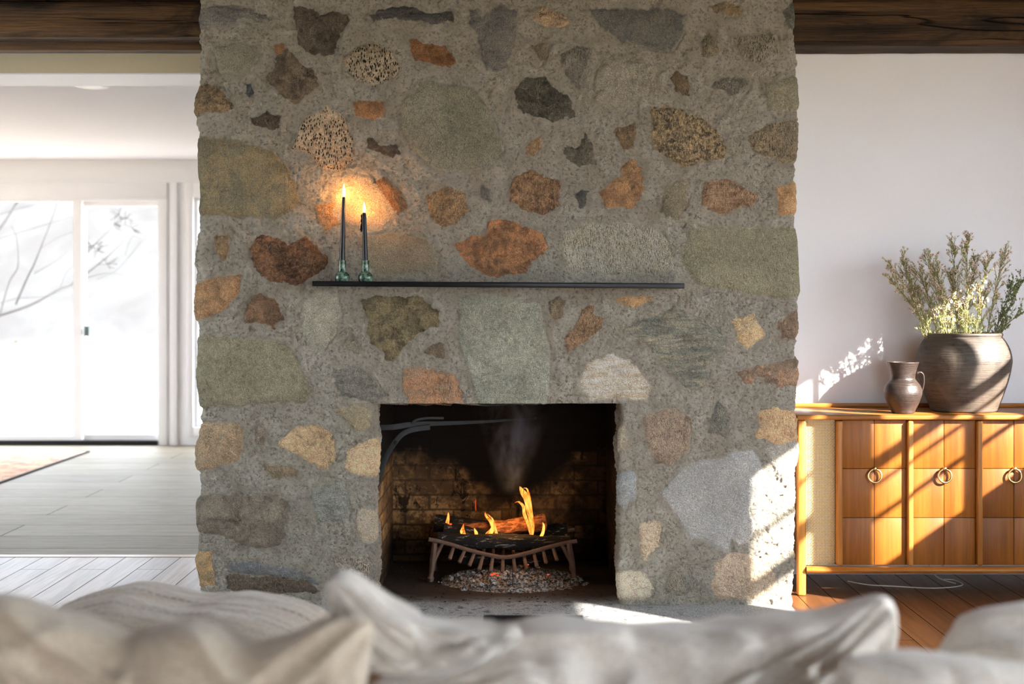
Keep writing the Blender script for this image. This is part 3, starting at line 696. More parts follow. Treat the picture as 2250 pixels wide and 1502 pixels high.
MB().box(*yb(gx(-160), gx(161), gz(957), gz(443), YG+.02, YG+.026)).build('pane', M['glass'], f1)
sl = MB()
sl.box(*yb(gx(179), gx(184), gz(968), zt, YG+.05, YG+.09)); sl.box(*yb(gx(345.5), gx(347.5), gz(968), zt, YG+.05, YG+.09)); sl.box(*yb(gx(184), gx(345.5), gz(968), gz(955), YG+.05, YG+.09)); sl.box(*yb(gx(184), gx(345.5), gz(452), zt, YG+.05, YG+.09))
s1 = sl.build('sliding_leaf', M['trim'], dr)
MB().box(*yb(gx(184), gx(345.5), gz(955), gz(452), YG+.066, YG+.072)).build('pane', M['glass'], s1)
hd = MB().box(*yb(gx(183), gx(193), gz(738), gz(716), YG+.02, YG+.05)).build('handle', plain('door_handle_metal', (96, 112, 108), .4, .5), s1, bevel=.004)
hd['label'] = 'grey-green metal pull handle'
MB().box(*yb(DX0, DX1, .001, gz(967), YG-.03, YG+.1)).build('door_track', M['black'], dr)
# casing and panel trims of the door wall
struct(MB().box((gx(-200), YG-.022, gz(437)), (gx(368), YG-.001, gz(402))).box((gx(348), YG-.022, 0), (gx(368), YG-.001, gz(437))).build('trim_2', M['trim'], bevel=.004))
struct(MB().box((gx(376), YG-.03, 0), (gx(391), YG-.001, gz(402))).build('trim_3', M['trim'], bevel=.004))
struct(MB().box((gx(412), YG-.022, gz(958)), (gx(425), YG-.001, gz(402))).box((gx(425), YG-.022, gz(958)), (gx(570), YG-.001, gz(938))).box((gx(425), YG-.022, DZ1), (gx(570), YG-.001, gz(402))).build('trim_4', M['trim'], bevel=.004))
struct(MB().box((-6.2, YG-.014, gz(402)), (.6, YG-.001, gz(396))).build('trim_5', M['trim'], bevel=.003))
struct(MB().box((1.1, 6.18, 0), (3.0, 6.2, .1)).build('baseboard_back', M['trim'], bevel=.004))
# recessed ceiling lights
for i, (px, py, lb) in enumerate(((203, 190, 'round recessed ceiling light nearest the doorway header'), (35, 319, 'round recessed ceiling light further back, near the glass doors'))):
    Y = (2.365-EYE)*F/(CY-py)
    e = empty('recessed_light', ((px-CX)*Y/F, Y, 2.365), lb, 'ceiling light', 'recessed lights in the garden room ceiling')
    MB().lathe([(.05, -.001), (.085, -.004), (.09, 0.0), (.05, 0.0)], n=32).build('trim_ring', M['trim'], e, smooth=True)
    MB().lathe([(.0, -.002), (.05, -.002), (.05, 0)], n=24).build('lens', M['lens'], e, smooth=True)

# ------------------------------------------------------------------ beams
def hewn(name, x0, x1, y0, y1, z0, z1, mat, label, seed, group=None, amp=.006, parent=None):
    nx = int((x1-x0)/.04)+2; ring = []
    for (ya, za, yb_, zb_) in ((y0, z0, y1, z0), (y1, z0, y1, z1), (y1, z1, y0, z1), (y0, z1, y0, z0)):
        for t in np.linspace(0, 1, 9)[:-1]: ring.append((ya+(yb_-ya)*t, za+(zb_-za)*t))
    vs = []; cy, cz = (y0+y1)/2, (z0+z1)/2
    for i in range(nx):
        x = x0+(x1-x0)*i/(nx-1)
        for j, (y, z) in enumerate(ring):
            n = mnoise.noise(Vector((x*2.2, y*9+seed, z*9)))*amp + mnoise.noise(Vector((x*9, y*25+seed, z*25)))*amp*.45
            edge = .82 if j % 8 == 0 else 1
            dy, dz = y-cy, z-cz; l = math.hypot(dy, dz)
            vs.append((x, cy+dy*(1+n/l)*1 - (dy/l*.012 if edge < 1 else 0), cz+dz*(1+n/l) - (dz/l*.012 if edge < 1 else 0)))
    m_ = len(ring); fs = []
    for i in range(nx-1):
        for j in range(m_): fs.append((i*m_+j, i*m_+(j+1) % m_, (i+1)*m_+(j+1) % m_, (i+1)*m_+j))
    fs.append(tuple(range(m_))); fs.append(tuple((nx-1)*m_+j for j in range(m_)))
    mb = MB(); mb.add(vs, fs)
    o = mb.build(name, mat, parent, smooth=True)
    if label: put(o, label, 'beam', group)
    return o
hewn('ceiling_beam', -3.19, -1.2, 5.98, 6.14, 2.302, ZC, M['beam'], 'dark hewn ceiling beam left of the stone chimney, over the doorway', 1.3)
hewn('ceiling_beam', 1.09, 2.99, 5.94, 6.19, EYE+(CY-98)*5.95/F, ZC, M['beam'], 'dark hewn ceiling beam with a long crack, right of the chimney over the cabinet', 5.3)
hewn('lintel_plank', -3.19, -1.2, 6.15, 6.26, 2.274, 2.44, M['beam'], 'thin rough timber plank behind the left ceiling beam', 9.1, amp=.003)
# ------------------------------------------------------------------ FIREPLACE
fp = empty('fireplace', (0, 5.8, 0), 'tall fieldstone chimney breast with grey mortar and an open firebox', 'fireplace')
OFF = Vector((0, 5.8, 0))
def child_at(o): o.location = o.location - OFF; return o
child_at(build_masonry(fp, M['stone']))
fx0, fx1, fy0, fy1, fz = -.53, .42, YF+.12, 6.34, 1.0
def uvbox():
    me = bpy.data.meshes.new('firebox')
    quads = [((fx0, fy0, 0), (fx0, fy1, 0), (fx0, fy1, fz), (fx0, fy0, fz)), ((fx0, fy1, 0), (fx1, fy1, 0), (fx1, fy1, fz), (fx0, fy1, fz)),
             ((fx1, fy1, 0), (fx1, fy0, 0), (fx1, fy0, fz), (fx1, fy1, fz)), ((fx0, fy0, fz), (fx0, fy1, fz), (fx1, fy1, fz), (fx1, fy0, fz))]
    V = [v for q in quads for v in q]; me.from_pydata(V, [], [tuple(range(i*4, i*4+4)) for i in range(4)])
    uv = me.uv_layers.new(name='UVMap'); ui = 0; u0 = 0
    for q, quad in enumerate(quads):
        L = (Vector(quad[1])-Vector(quad[0])).length if q < 3 else 0
        co = [(u0, quad[0][2]), (u0+L, quad[1][2]), (u0+L, quad[2][2]), (u0, quad[3][2])] if q < 3 else [(0, 0), (0, 1), (1, 1), (1, 0)]
        for c in co: uv.data[ui].uv = c; ui += 1
        u0 += L
    return link('firebox_bricks', me, M['brick'], fp, smooth=False)
child_at(uvbox())
# hearth slab (inside the box and out to the room), worn rounded outline
hs = MB(); out = []
for t in np.linspace(0, 1, 40):
    x = -1.25+t*(1.06+1.25); y = 4.98+.22*max(0, abs(t-.5)-.36)**1.0*6
    out.append((x, y+.006*math.sin(x*19)))
ring = out + [(1.06, 5.5), (fx1, 5.5), (fx1, 6.36), (fx0, 6.36), (fx0, 5.5), (-1.2, 5.5)]
n = len(ring); hs.add([(x, y, 0.0) for x, y in ring] + [(x, y, .03) for x, y in ring], [tuple(range(n, 2*n))] + [(i, (i+1) % n, n+(i+1) % n, n+i) for i in range(n)])
ho = hs.build('hearth_slab', M['hearth'], fp); child_at(ho); ho['label'] = 'flat grey granite hearth slab'
# mantel shelf
sh = MB().box((0, 0, -.019), (1.385, .16, 0)).build('mantel_shelf', M['black'], bevel=.0015)
sh.location = at(686, 617, 5.29); sh.rotation_euler = (0, .0061, 0)
put(sh, 'long thin black steel mantel shelf set in the stone chimney', 'shelf')
SHZ = sh.location.z
# ------------------------------------------------------------------ candles
def candle(px, top, bot, rb, rt, lean, flame, lbl_h, lbl_c, drip):
    Y = 5.36; s = F/Y; x = (px-CX)/s; z0 = SHZ - (x-sh.location.x)*.0061
    h = MB().lathe([(.0, 0), (.024, 0), (.0265, .006), (.0275, .016), (.0255, .026), (.020, .033), (.0145, .036), (.0135, .040), (.0142, .075), (.0150, .0785), (.0140, .080), (.0118, .079), (.0115, .068), (0, .068)], n=40)
    ho = h.build('candle_holder', M['greenglaze'], smooth=True); ho.location = (x, Y, z0); put(ho, lbl_h, 'candle holder', 'green candle holders on the mantel')
    zb_ = .0685; zt_ = EYE-(top-CY)/s - z0
    e = empty('taper_candle', (x, Y, z0+zb_), lbl_c, 'candle', 'black taper candles')
    L = zt_-zb_
    pts = [(lean*t, 0, L*t) for t in np.linspace(0, 1, 14)]; rr = [rb+(rt-rb)*t for t in np.linspace(0, 1, 14)]; rr[-1] *= .85
    MB().tube(pts, rr, 24).build('wax_body', M['wax'], e, smooth=True)
    MB().tube([(lean, 0, L-.002), (lean+.0005, 0, L+.005), (lean+.001, 0, L+.008)], .0009, 8).build('wick', M['black'], e, smooth=True)
    fh = flame/s; pr = []
    for t in np.linspace(0, 1, 14): pr.append((max(.0002, .0056*math.sin(PI*t**.62)**.9*(1-.25*t)), fh*t))
    f = MB().lathe(pr, n=16).build('candle_flame', M['cflame'], e, smooth=True); f.location = (lean+.0008, 0, L+.003)
    if drip:
        d = MB()
        for k in range(16):
            dx = -rt-.003-random.random()*.006; dy = random.uniform(-.003, .003); z = L*.97-random.random()*.062+.004
            ln = random.uniform(.008, .022)
            d.tube([(dx, dy, z), (dx-.001, dy, z-ln*.5), (dx+.0005, dy, z-ln)], [.0012, .0026, .0009], 7)
        d.tube([(-rt, 0, L*.9), (-rt-.002, 0, L*.7), (-rt-.0015, 0, L*.3), (-rb-.001, 0, .002)], [.002, .0016, .0008, .0018], 6)
        d.build('wax_drips', M['wax'], e, smooth=True)
candle(752, 433, 573, .0108, .0062, .0055, 27, 'green glazed candle holder, left one, under the taller candle', 'taller black taper candle burning at the left of the mantel shelf', False)
candle(803, 468, 570, .0098, .0080, -.0052, 22, 'green glazed candle holder, right one, under the dripping candle', 'shorter black taper candle with wax drips down its left side', True)

# ------------------------------------------------------------------ firebox contents
def ribbon(pts, w, th, name, mat, parent=None):
    """flat strap iron: section w (in plane) x th"""
    mb = MB(); pts = [Vector(p) for p in pts]; m_ = len(pts); vs = []
    for i, p in enumerate(pts):
        t = (pts[min(i+1, m_-1)]-pts[max(i-1, 0)]).normalized(); a = t.cross(Vector((0, 1, 0))).normalized(); b = Vector((0, 1, 0))
        ww = w[i] if hasattr(w, '__len__') else w
        vs += [p+a*ww/2+b*th/2, p-a*ww/2+b*th/2, p-a*ww/2-b*th/2, p+a*ww/2-b*th/2]
    fs = [(i*4+k, i*4+(k+1) % 4, i*4+4+(k+1) % 4, i*4+4+k) for i in range(m_-1) for k in range(4)] + [(0, 1, 2, 3), (m_*4-1, m_*4-2, m_*4-3, m_*4-4)]
    mb.add(vs, fs); return mb.build(name, mat, parent, bevel=.001)
def smooth_pts(P, n=24):
    P = [Vector(p) for p in P]; out = []
    for i in range(len(P)-1):
        p0, p1, p2, p3 = P[max(i-1, 0)], P[i], P[i+1], P[min(i+2, len(P)-1)]
        for k in range(n):
            t = k/n; out.append(.5*((2*p1)+(p2-p0)*t+(2*p0-5*p1+4*p2-p3)*t*t+(3*p1-p0-3*p2+p3)*t**3))
    out.append(P[-1]); return out
YC = 5.64
cr = empty('fireplace_crane', (-.53, YC, .6), 'black forged iron pot crane hinged on the left side of the firebox', 'fireplace crane')
def rel(pts, e): return [Vector(p)-e.location for p in pts]
ribbon(rel(smooth_pts([at(815, 939, YC), at(860, 938, YC), at(905, 932, YC+.03), at(960, 930, YC+.08), at(1060, 926, YC+.2), at(1180, 918, YC+.32)], 6), cr), [.022]*14+[.021-.0008*i for i in range(17)], .008, 'arm', M['iron'], cr)
ribbon(rel(smooth_pts([at(812, 1120, YC), at(824, 1075, YC), at(838, 1030, YC), at(856, 990, YC), at(880, 957, YC), at(905, 944, YC+.02), at(945, 938, YC+.05)], 6), cr), .021, .008, 'brace', M['iron'], cr)
ribbon(rel(smooth_pts([at(905, 930, YC+.02), at(915, 922, YC+.03), at(940, 918, YC+.05), at(975, 918, YC+.08)], 6), cr), .010, .008, 'scroll', M['iron'], cr)
rv = MB().lathe([(0, 0), (.007, 0), (.007, .004), (.004, .007), (0, .007)], n=12).build('rivet', M['iron'], cr, smooth=True); rv.location = at(870, 972, YC-.004)-cr.location; rv.rotation_euler = (PI/2, 0, 0)
# grate
GY = 5.86
gr = empty('fire_grate', (at(1105, 0, GY).x, GY, .03), 'rusty cast iron fire grate on four legs with a sagging front rail', 'fire grate')
def gp(px, py, Y=GY): return at(px, py, Y)-gr.location
rail = smooth_pts([gp(942, 1184), gp(985, 1194), gp(1030, 1208), (gp(1075, 1219)), gp(1110, 1224), gp(1150, 1217), gp(1200, 1203), gp(1240, 1193), gp(1268, 1188)], 6)
MB().tube(rail, .0085, 8, flat=(.75, 1.)).build('front_rail', M['rusty'], gr, smooth=True)
MB().tube([p+Vector((0, .24, .01)) for p in rail], .008, 8).build('back_rail', M['rusty'], gr, smooth=True)
def rail_z(x):
    b = min(rail, key=lambda p: abs(p.x-x)); return b.z
for i, (tx, bx, by) in enumerate([(997, 988, 1230), (1022, 1009, 1237), (1043, 1031, 1244), (1062, 1053, 1252), (1083, 1078, 1257), (1105, 1104, 1259), (1128, 1132, 1257), (1151, 1157, 1252), (1172, 1180, 1246), (1193, 1200, 1238), (1214, 1224, 1232)]):
    a = gp(tx, 0); a.z = rail_z(a.x)
    b = gp(bx, by, GY-.03)
    MB().tube([(a.x, .25, a.z+.008), (a.x, .02, a.z-.004), (a.x*.6+b.x*.4, -.012, a.z*.6+b.z*.4), tuple(b+Vector((0, 0, .004))), tuple(b)], [.006, .007, .0075, .0085, .003], 8).build('bar', M['rusty'], gr, smooth=True)
for (a, b) in (((955, 1192), (946, 1272)), ((1250, 1192), (1263, 1272))):
    p, q = gp(*a), gp(b[0], b[1]); q.z = .003
    for dy in (0, .24):
        o = MB().tube([p+Vector((0, dy, 0)), (p*.6+q*.4)+Vector((0, dy, 0)), (p*.15+q*.85)+Vector((0, dy, 0)), q+Vector((0, dy, .014)), q+Vector((0, dy, 0))], [.014, .017, .012, .019, .015], 10, flat=(1.1, .8)).build('leg', M['rusty'], gr, smooth=True)
        # fork of the leg's top
        sgn = 1 if a[0] < 1100 else -1
        MB().tube([p+Vector((sgn*.032, dy, -.004)), p*.55+q*.45+Vector((sgn*.006, dy, 0))], [.007, .009], 8).build('leg_fork', M['rusty'], gr, smooth=True)
# logs
def log(p0, p1, r, mat, label, seed, flatten=1., split=False, group='logs on the fire grate'):
    p0, p1 = Vector(p0), Vector(p1); L = (p1-p0).length; n, k = 40, 28; mb = MB(); vs = []
    for i in range(n):
        t = i/(n-1)
        for j in range(k):
            q = 2*PI*j/k; rr = r*(1+.10*mnoise.noise(Vector((t*9+seed, math.cos(q)*9, math.sin(q)*9)))+.22*mnoise.noise(Vector((t*5+seed, math.cos(q)*1.5, math.sin(q)*1.5)))+.09*mnoise.noise(Vector((t*22+seed, math.cos(q)*6, math.sin(q)*6))))
            y, z = rr*math.cos(q), rr*math.sin(q)*flatten
            if split: z = min(z, r*.35+.1*r*math.sin(y*80+seed))
            vs.append((t*L, y, z))
    fs = [(i*k+j, i*k+(j+1) % k, (i+1)*k+(j+1) % k, (i+1)*k+j) for i in range(n-1) for j in range(k)]
    c0, c1 = len(vs), len(vs)+1; vs += [(0.004, 0, 0), (L-.004, 0, 0)]
    fs += [(c0, (j+1) % k, j) for j in range(k)] + [(c1, (n-1)*k+j, (n-1)*k+(j+1) % k) for j in range(k)]
    mb.add(vs, fs); o = mb.build('log', mat, smooth=True)
    o.location = p0; d = (p1-p0).normalized(); o.rotation_euler = (0, -math.asin(d.z), math.atan2(d.y, d.x))
    return put(o, label, 'log', group)
log(at(962, 1186, 5.90), at(1250, 1193, 5.92), .030, M['char'], 'black charred log lying along the front of the grate', 1.)
log(at(975, 1162, 5.97), at(1120, 1190, 5.98), .030, M['char'], 'short charred log lying slanted at the left of the grate', 3.)
log(at(955, 1148, 6.07), at(1110, 1168, 6.06), .036, M['char'], 'blackened log at the back left of the fire', 5.)
log(at(1075, 1163, 6.00), at(1197, 1146, 6.06), .034, M['split'], 'split log with reddish brown unburnt wood, behind the tall flame', 8., split=False)
log(at(985, 1160, 6.04), at(1075, 1157, 6.02), .020, M['split'], 'thin split brown log at the left behind the small flames', 11.)
log(at(1130, 1172, 6.10), at(1245, 1166, 6.12), .034, M['char'], 'charred log at the back right of the grate', 14.)
log(at(1010, 1228, 5.95), at(1190, 1224, 5.97), .022, M['char'], 'burnt piece of log hanging under the others near the bars', 17.)
# ash heap and embers
GX = 150; GYn = 70
ax_ = np.linspace(at(930, 0, 5.9).x, at(1300, 0, 5.9).x, GX); ay_ = np.linspace(5.62, 6.2, GYn)
AX, AY = np.meshgrid(ax_, ay_); cxa = at(1125, 0, 5.85).x
R = np.sqrt(((AX-cxa)/.29)**2+((AY-5.90)/.26)**2)
H = np.clip(1-R**2, -.2, 1)*.036 + (.014*np.abs(fbm(AX, AY, 40, 3, 5)) + .016*np.maximum(0, vnoise(AX, AY, 90, 8)))*np.clip(1.35-R, 0, 1)
P = np.stack([AX, AY, .0285+np.maximum(H, -.004)], -1); v_, q_ = grid_mesh('', P)
ash = link('ash_heap', np_mesh('ash_heap', v_, q_), M['ash'])
bmx = bmesh.new(); bmx.from_mesh(ash.data)
for k in range(420):
    t = random.random()*2*PI; rr = random.random()**.6
    x = cxa+.31*rr*math.cos(t); y = 5.84+.20*rr*math.sin(t); hz = .03+max(0, 1-rr**2)*.036
    s_ = random.choice((.002, .003, .004, .006, .009, .013)); mt = Matrix.Translation((x, y, hz+s_*.3)) @ Matrix.Rotation(random.random()*3, 4, 'X') @ Matrix.Rotation(random.random()*3, 4, 'Z') @ Matrix.Diagonal((s_*1.4, s_, s_*.7, 1))
    bmesh.ops.create_icosphere(bmx, subdivisions=1, radius=1, matrix=mt)
bmx.to_mesh(ash.data); bmx.free()
put(ash, 'heap of grey and white ash flakes on the hearth under the grate', 'ash', kind='stuff')
bmx = bmesh.new()
for px, py in ((1080, 1262), (1086, 1260), (1094, 1264), (1137, 1261), (1132, 1263), (1068, 1279), (1072, 1277), (1204, 1262), (990, 1151), (1100, 1179), (1160, 1240), (1078, 1240)):
    Y = 5.80 if py > 1250 else 5.9; p = at(px, py, Y); s_ = random.uniform(.003, .0065)
    bmesh.ops.create_icosphere(bmx, subdivisions=1, radius=1, matrix=Matrix.Translation(p) @ Matrix.Diagonal((s_*1.3, s_, s_*.8, 1)))
me = bpy.data.meshes.new('embers'); bmx.to_mesh(me); bmx.free()
put(link('embers', me, M['ember']), 'small glowing red embers among the ash', 'embers', kind='stuff')
# charcoal crumbs on the firebox floor
bmx = bmesh.new()
for k in range(260):
    x = random.uniform(-.5, .38); y = random.uniform(5.45, 6.2); s_ = random.uniform(.001, .0038)
    bmesh.ops.create_icosphere(bmx, subdivisions=1, radius=1, matrix=Matrix.Translation((x, y, .03+s_*.4)) @ Matrix.Rotation(random.random()*3, 4, 'Z') @ Matrix.Diagonal((s_*1.8, s_, s_*.6, 1)))
me = bpy.data.meshes.new('charcoal_crumbs'); bmx.to_mesh(me); bmx.free()
put(link('charcoal_crumbs', me, plain('charcoal', (24, 20, 18), .9, var=.5)), 'black charcoal crumbs scattered on the firebox floor', 'charcoal', kind='stuff')
# flames: curved tapering tongues
def flame(strands, label, Y):
    mb = MB(); base = at(strands[0][0][0][0], strands[0][0][0][1], Y)
    for pts, w in strands:
        P = smooth_pts([at(x, y, Y+.012*math.sin(i*1.7))-base for i, (x, y) in enumerate(pts)], 8)
        n_ = len(P); W = [np.interp(i/(n_-1), np.linspace(0, 1, len(w)), w)*Y/F for i in range(n_)]
        mb.tube(P, W, 14, flat=(1, .45))
    o = mb.build('flame', M['flame'], smooth=True); o.location = base
    return put(o, label, 'flame', 'flames of the log fire')
flame([([(1166, 1187), (1170, 1160), (1163, 1120), (1158, 1095), (1148, 1080), (1142, 1068)], [2, 5, 8, 9, 7, .6]),
       ([(1168, 1186), (1160, 1150), (1152, 1128), (1150, 1112), (1140, 1102), (1131, 1104)], [1.5, 4, 5, 4.5, 3, .4]),
       ([(1150, 1072), (1158, 1074), (1164, 1095), (1167, 1130), (1169, 1170)], [.6, 3, 4, 3, .6])], 'tallest orange flame, licking up in front of the split log', 6.0-.07)
flame([([(1155, 1180), (1168, 1187), (1182, 1186), (1192, 1172), (1195, 1155), (1192, 1147)], [1, 5, 5, 5, 4, .5])], 'curled orange flame at the right foot of the tallest flame', 5.93)
flame([([(1060, 1182), (1072, 1175), (1083, 1160), (1078, 1145), (1068, 1133), (1066, 1125)], [3, 11, 9, 7, 5, 1]),
       ([(1078, 1182), (1090, 1176), (1088, 1158), (1082, 1140), (1070, 1128)], [4, 7, 5, 4, 1]),
       ([(1048, 1180), (1046, 1170), (1042, 1160)], [3, 4, .5])], 'forked yellow flame in the middle of the fire', 5.93)
flame([([(1020, 1178), (1016, 1166), (1017, 1158), (1019, 1150)], [6, 6, 3, .4])], 'little orange flame between the left flame and the forked one', 5.93)
flame([([(983, 1162), (983, 1148), (985, 1136), (985, 1125)], [4, 4, 3, .4])], 'thin red flame at the far left of the logs', 5.95)
flame([([(1020, 1180), (1032, 1182), (1046, 1181), (1056, 1180)], [2, 4, 4, 2])], 'low flat flame along the charred log, left of the forked flame', 5.92)
sp_ = MB().tube([at(1046, 1122, 5.95), at(1045, 1112, 5.95), at(1045, 1095, 5.96)], [.0008, .0012, .0006], 6).build('spark', M['ember'], smooth=True)
put(sp_, 'thin red spark rising above the left logs', 'spark')
# smoke
def smoke():
    m = Mat('wood_smoke'); co = m.coord('Object', scale=(1.6, 1.6, .8)); n = m.noise(co, 6, 5, .6, 1.)
    v = m.n('ShaderNodeVolumePrincipled'); m.set(v, 'Color', (.55, .68, .95, 1))
    sp = m.n('ShaderNodeSeparateXYZ'); m.nt.links.new(m.coord(), sp.inputs[0])
    wd = m.math('ADD', .05, m.math('MULTIPLY', m.math('ADD', sp.outputs[2], .14), .34))
    rr = m.math('DIVIDE', m.math('ABSOLUTE', sp.outputs[0]), wd)
    m.set(v, 'Density', m.math('MULTIPLY', m.ramp(n, .45, .72, 0, 7.), m.math('MULTIPLY', m.ramp(rr, .1, .95, 1, 0), m.ramp(sp.outputs[2], -.13, .02)))); m.set(v, 'Anisotropy', .2)
    m.nt.links.new(v.outputs[0], m.out.inputs['Volume'])
    mb = MB(); mb.tube([(.02, 5.93, .36), (0, 5.92, .5), (.0, 5.88, .62), (.0, 5.82, .76)], [.06, .14, .20, .22], 20)
    o = mb.build('smoke', m.m, smooth=True, loc=(.0, 5.9, .5)); return put(o, 'faint bluish smoke drifting up in the dark firebox', 'smoke', kind='stuff')
smoke()

# ------------------------------------------------------------------ CABINET
YCf = 5.73
cb = empty('cabinet', (1.745, YCf, 0), 'long mid-century honey walnut cabinet with ring pulls and a cane panel', 'cabinet')
def cx_(px): return (px-CX)*YCf/F - 1.745
def cz_(py): return EYE-(py-CY)*YCf/F
CB0, CB1 = cx_(1752), -cx_(1752)
DEP = .42; ztop = cz_(911); zr0, zr1 = cz_(1259), cz_(1243)
MB().box((CB0-.004, -.012, ztop-.020), (CB1+.004, DEP, ztop)).build('top', M['walnut_x'], cb, bevel=.006, seg=3)
MB().box((CB0+.03, DEP-.014, ztop), (CB1-.03, DEP, ztop+.018)).build('back_ledge', M['walnut_x'], cb, bevel=.004)
MB().box((CB0+.02, .045, zr1), (CB1-.02, DEP-.005, ztop-.021)).build('carcass', M['walnut_x'], cb)
for s in (-1, 1):
    x = CB0 if s < 0 else CB1-.036
    for y in (-.004, DEP-.035):
        MB().box((x, y, 0.0), (x+.036, y+.034, ztop-.021)).build('leg', M['walnut_z'], cb, bevel=.009, seg=3)
# bowed bottom rail
rp = [(x, .012-.018*(1-(2*abs(x)/(CB1-CB0))**6), (zr0+zr1)/2) for x in np.linspace(CB0+.037, CB1-.037, 40)]
MB().tube(rp, .5*(zr1-zr0), 12, flat=(1.6, 1.)).build('bottom_rail', M['walnut_x'], cb, smooth=True)
zd0, zd1 = zr1+.001, ztop-.022
def cane(x0, x1):
    base = MB().box((x0, .034, zd0), (x1, .040, zd1)).build('cane_panel', plain('cane_backing', (72, 58, 38), .8), cb)
    mb = MB(); p = .0062; nx_ = int((x1-x0)/p); nz_ = int((zd1-zd0)/p); w = .0019
    def strip(P, horiz):
        b = len(mb.v)
        for (x, y, z) in P:
            mb.v += [(x, y, z-w) if horiz else (x-w, y, z), (x, y, z+w) if horiz else (x+w, y, z)]
        for i in range(len(P)-1): mb.f.append((b+2*i, b+2*i+1, b+2*i+3, b+2*i+2))
    for i in range(nx_+1):
        x = x0+p*(i+.5)
        if x > x1-w: break
        strip([(x, .0305+.0016*math.cos(PI*(j/2.)+PI*i), zd0+p*j/2.) for j in range(nz_*2+1)], False)
    for j in range(nz_+1):
        z = zd0+p*j
        if z > zd1-w: break
        strip([(x0+p*(i/2.+.5), .0305-.0016*math.cos(PI*(i/2.)+PI*j), z) for i in range(nx_*2-1)], True)
    o = link('cane_weave', mb.mesh('cane_weave'), M['cane'], base, smooth=False)
    o['label'] = 'woven pale cane sheet'
g0, g1 = cx_(1773), cx_(1838)
cane(g0-.004, g1+.004); cane(-g1-.004, -g0+.004)
posts = [(1838, 1852), (1994, 2007), (2146, 2160)]
pc = [((cx_(a)+cx_(b))/2) for a, b in posts]; pc = pc[:2] + [-pc[1], -pc[0]]
for x in pc: MB().box((x-.0115, -.008, zd0+.001), (x+.0115, .036, zd1-.002)).build('divider', M['walnut_z'], cb, bevel=.007, seg=3)
for i in range(3):
    a, b = pc[i]+.0125, pc[i+1]-.0125; mid = (a+b)/2
    h1, h2 = cz_(1030), cz_(1138)
    d = MB().box((a, .022, zd0), (b, .030, zd1)).build('door', M['groove'], cb)
    pn = MB()
    for (p, q) in ((a, mid-.0009), (mid+.0009, b)):
        for (r_, t_) in ((zd0+.001, h2-.001), (h2+.001, h1-.001), (h1+.001, zd1-.001)): pn.box((p, .014, r_), (q, .0225, t_))
    pn.build('door_panel', M['door_w'], d, bevel=.0012)
    rg = bpy.data.objects.new('ring_pull', None); COL.objects.link(rg); rg.parent = d; rg.location = (mid, .014, h1-.001)
    # thing > part > sub-part: ring and its boss are one sub-part mesh
    bpy.data.objects.remove(rg)
    mb = MB(); R0, r0 = .0265, .0034; n1, n2 = 40, 10; vs = []; zc = h1-.028
    for u in range(n1):
        A = 2*PI*u/n1
        for w_ in range(n2):
            B_ = 2*PI*w_/n2; rr = R0+r0*1.25*math.cos(B_)
            z = rr*math.cos(A); vs.append((mid+rr*math.sin(A), .004-.004*(1-math.cos(A))*.6+r0*math.sin(B_), zc+z))
    mb.add(vs, [(u*n2+w_, u*n2+(w_+1) % n2, ((u+1) % n1)*n2+(w_+1) % n2, ((u+1) % n1)*n2+w_) for u in range(n1) for w_ in range(n2)])
    mb.tube([(mid, .015, h1), (mid, .004, h1), (mid, -.001, h1), (mid, -.003, h1)], [.0085, .0075, .0065, .002], 16)
    o = mb.build('ring_pull', M['brass'], d, smooth=True); o['label'] = 'brass ring pull'
cord = MB()
cp = [at(2075, 1262, 6.0), at(2078, 1276, 6.02), at(2065, 1272, 6.05), at(2090, 1268, 6.05), at(2110, 1274, 6.0), at(2118, 1286, 5.95)]
cp = [at(1855, 1276, 6.08)+Vector((0,0,0))]+[at(1900, 1284, 6.0), at(1960, 1287, 5.92), at(2030, 1291, 5.88), at(2080, 1290, 5.9), at(2113, 1284, 5.95), at(2095, 1274, 6.05), at(2070, 1272, 6.08)]
cp = [Vector((p.x*1.0, (EYE-.004)*F/((EYE-p.z)*F/p.y) , .004)) for p in cp]
cord.tube(smooth_pts(cp, 8), .0022, 6)
cord.tube(smooth_pts([Vector((1.86, 5.96, .004)), Vector((1.80, 6.02, .02)), Vector((1.77, 6.05, .07)), Vector((1.745, 6.06, .088))], 8), .0022, 6)
co_ = cord.build('power_cord', plain('white_cord', (206, 200, 190), .5), smooth=True)
put(co_, 'thin white power cord lying on the dark floor under the cabinet', 'cord')
ZT_ = ztop
# jar and pitcher
JY = 5.93; js = F/JY
jar = empty('stoneware_jar', ((2118-CX)/js, JY, ZT_), 'big brown-grey stoneware jar holding the flowering branches', 'jar')
zj = lambda py: (908-py)/js
jp = [(0, 0), (66, 0), (71, 3), (74, 12), (86, 45), (95, 75), (100, 100), (101, 116), (97, 135), (90, 150), (83, 160), (80, 163), (82, 168), (80, 171.5), (75, 171.5), (73, 168), (75, 162), (88, 145), (95, 118), (94, 100), (60, 6), (0, 6)]
def spl(prof, n=6):
    P = smooth_pts([Vector((r, 0, z)) for r, z in prof], n); return [(max(0, p.x), p.z) for p in P]
MB().lathe([(r/js, z/js) for r, z in spl(jp[1:20], 4)], n=72).build('body', M['jar'], jar, smooth=True)
PY = 5.81; ps = F/PY
pit = empty('ceramic_pitcher', ((1984-CX)/ps, PY, ZT_), 'small dark ceramic pitcher with one handle and a flared neck', 'pitcher')
pp = [(0, 0), (22, 0), (25, 2), (27, 8), (34, 22), (40.5, 40), (41, 50), (37, 62), (29, 72), (26, 78), (28, 92), (33, 108), (34.5, 112), (33, 113), (31, 110), (26, 94), (23, 78), (30, 64), (36, 50), (30, 20), (18, 5), (0, 5)]
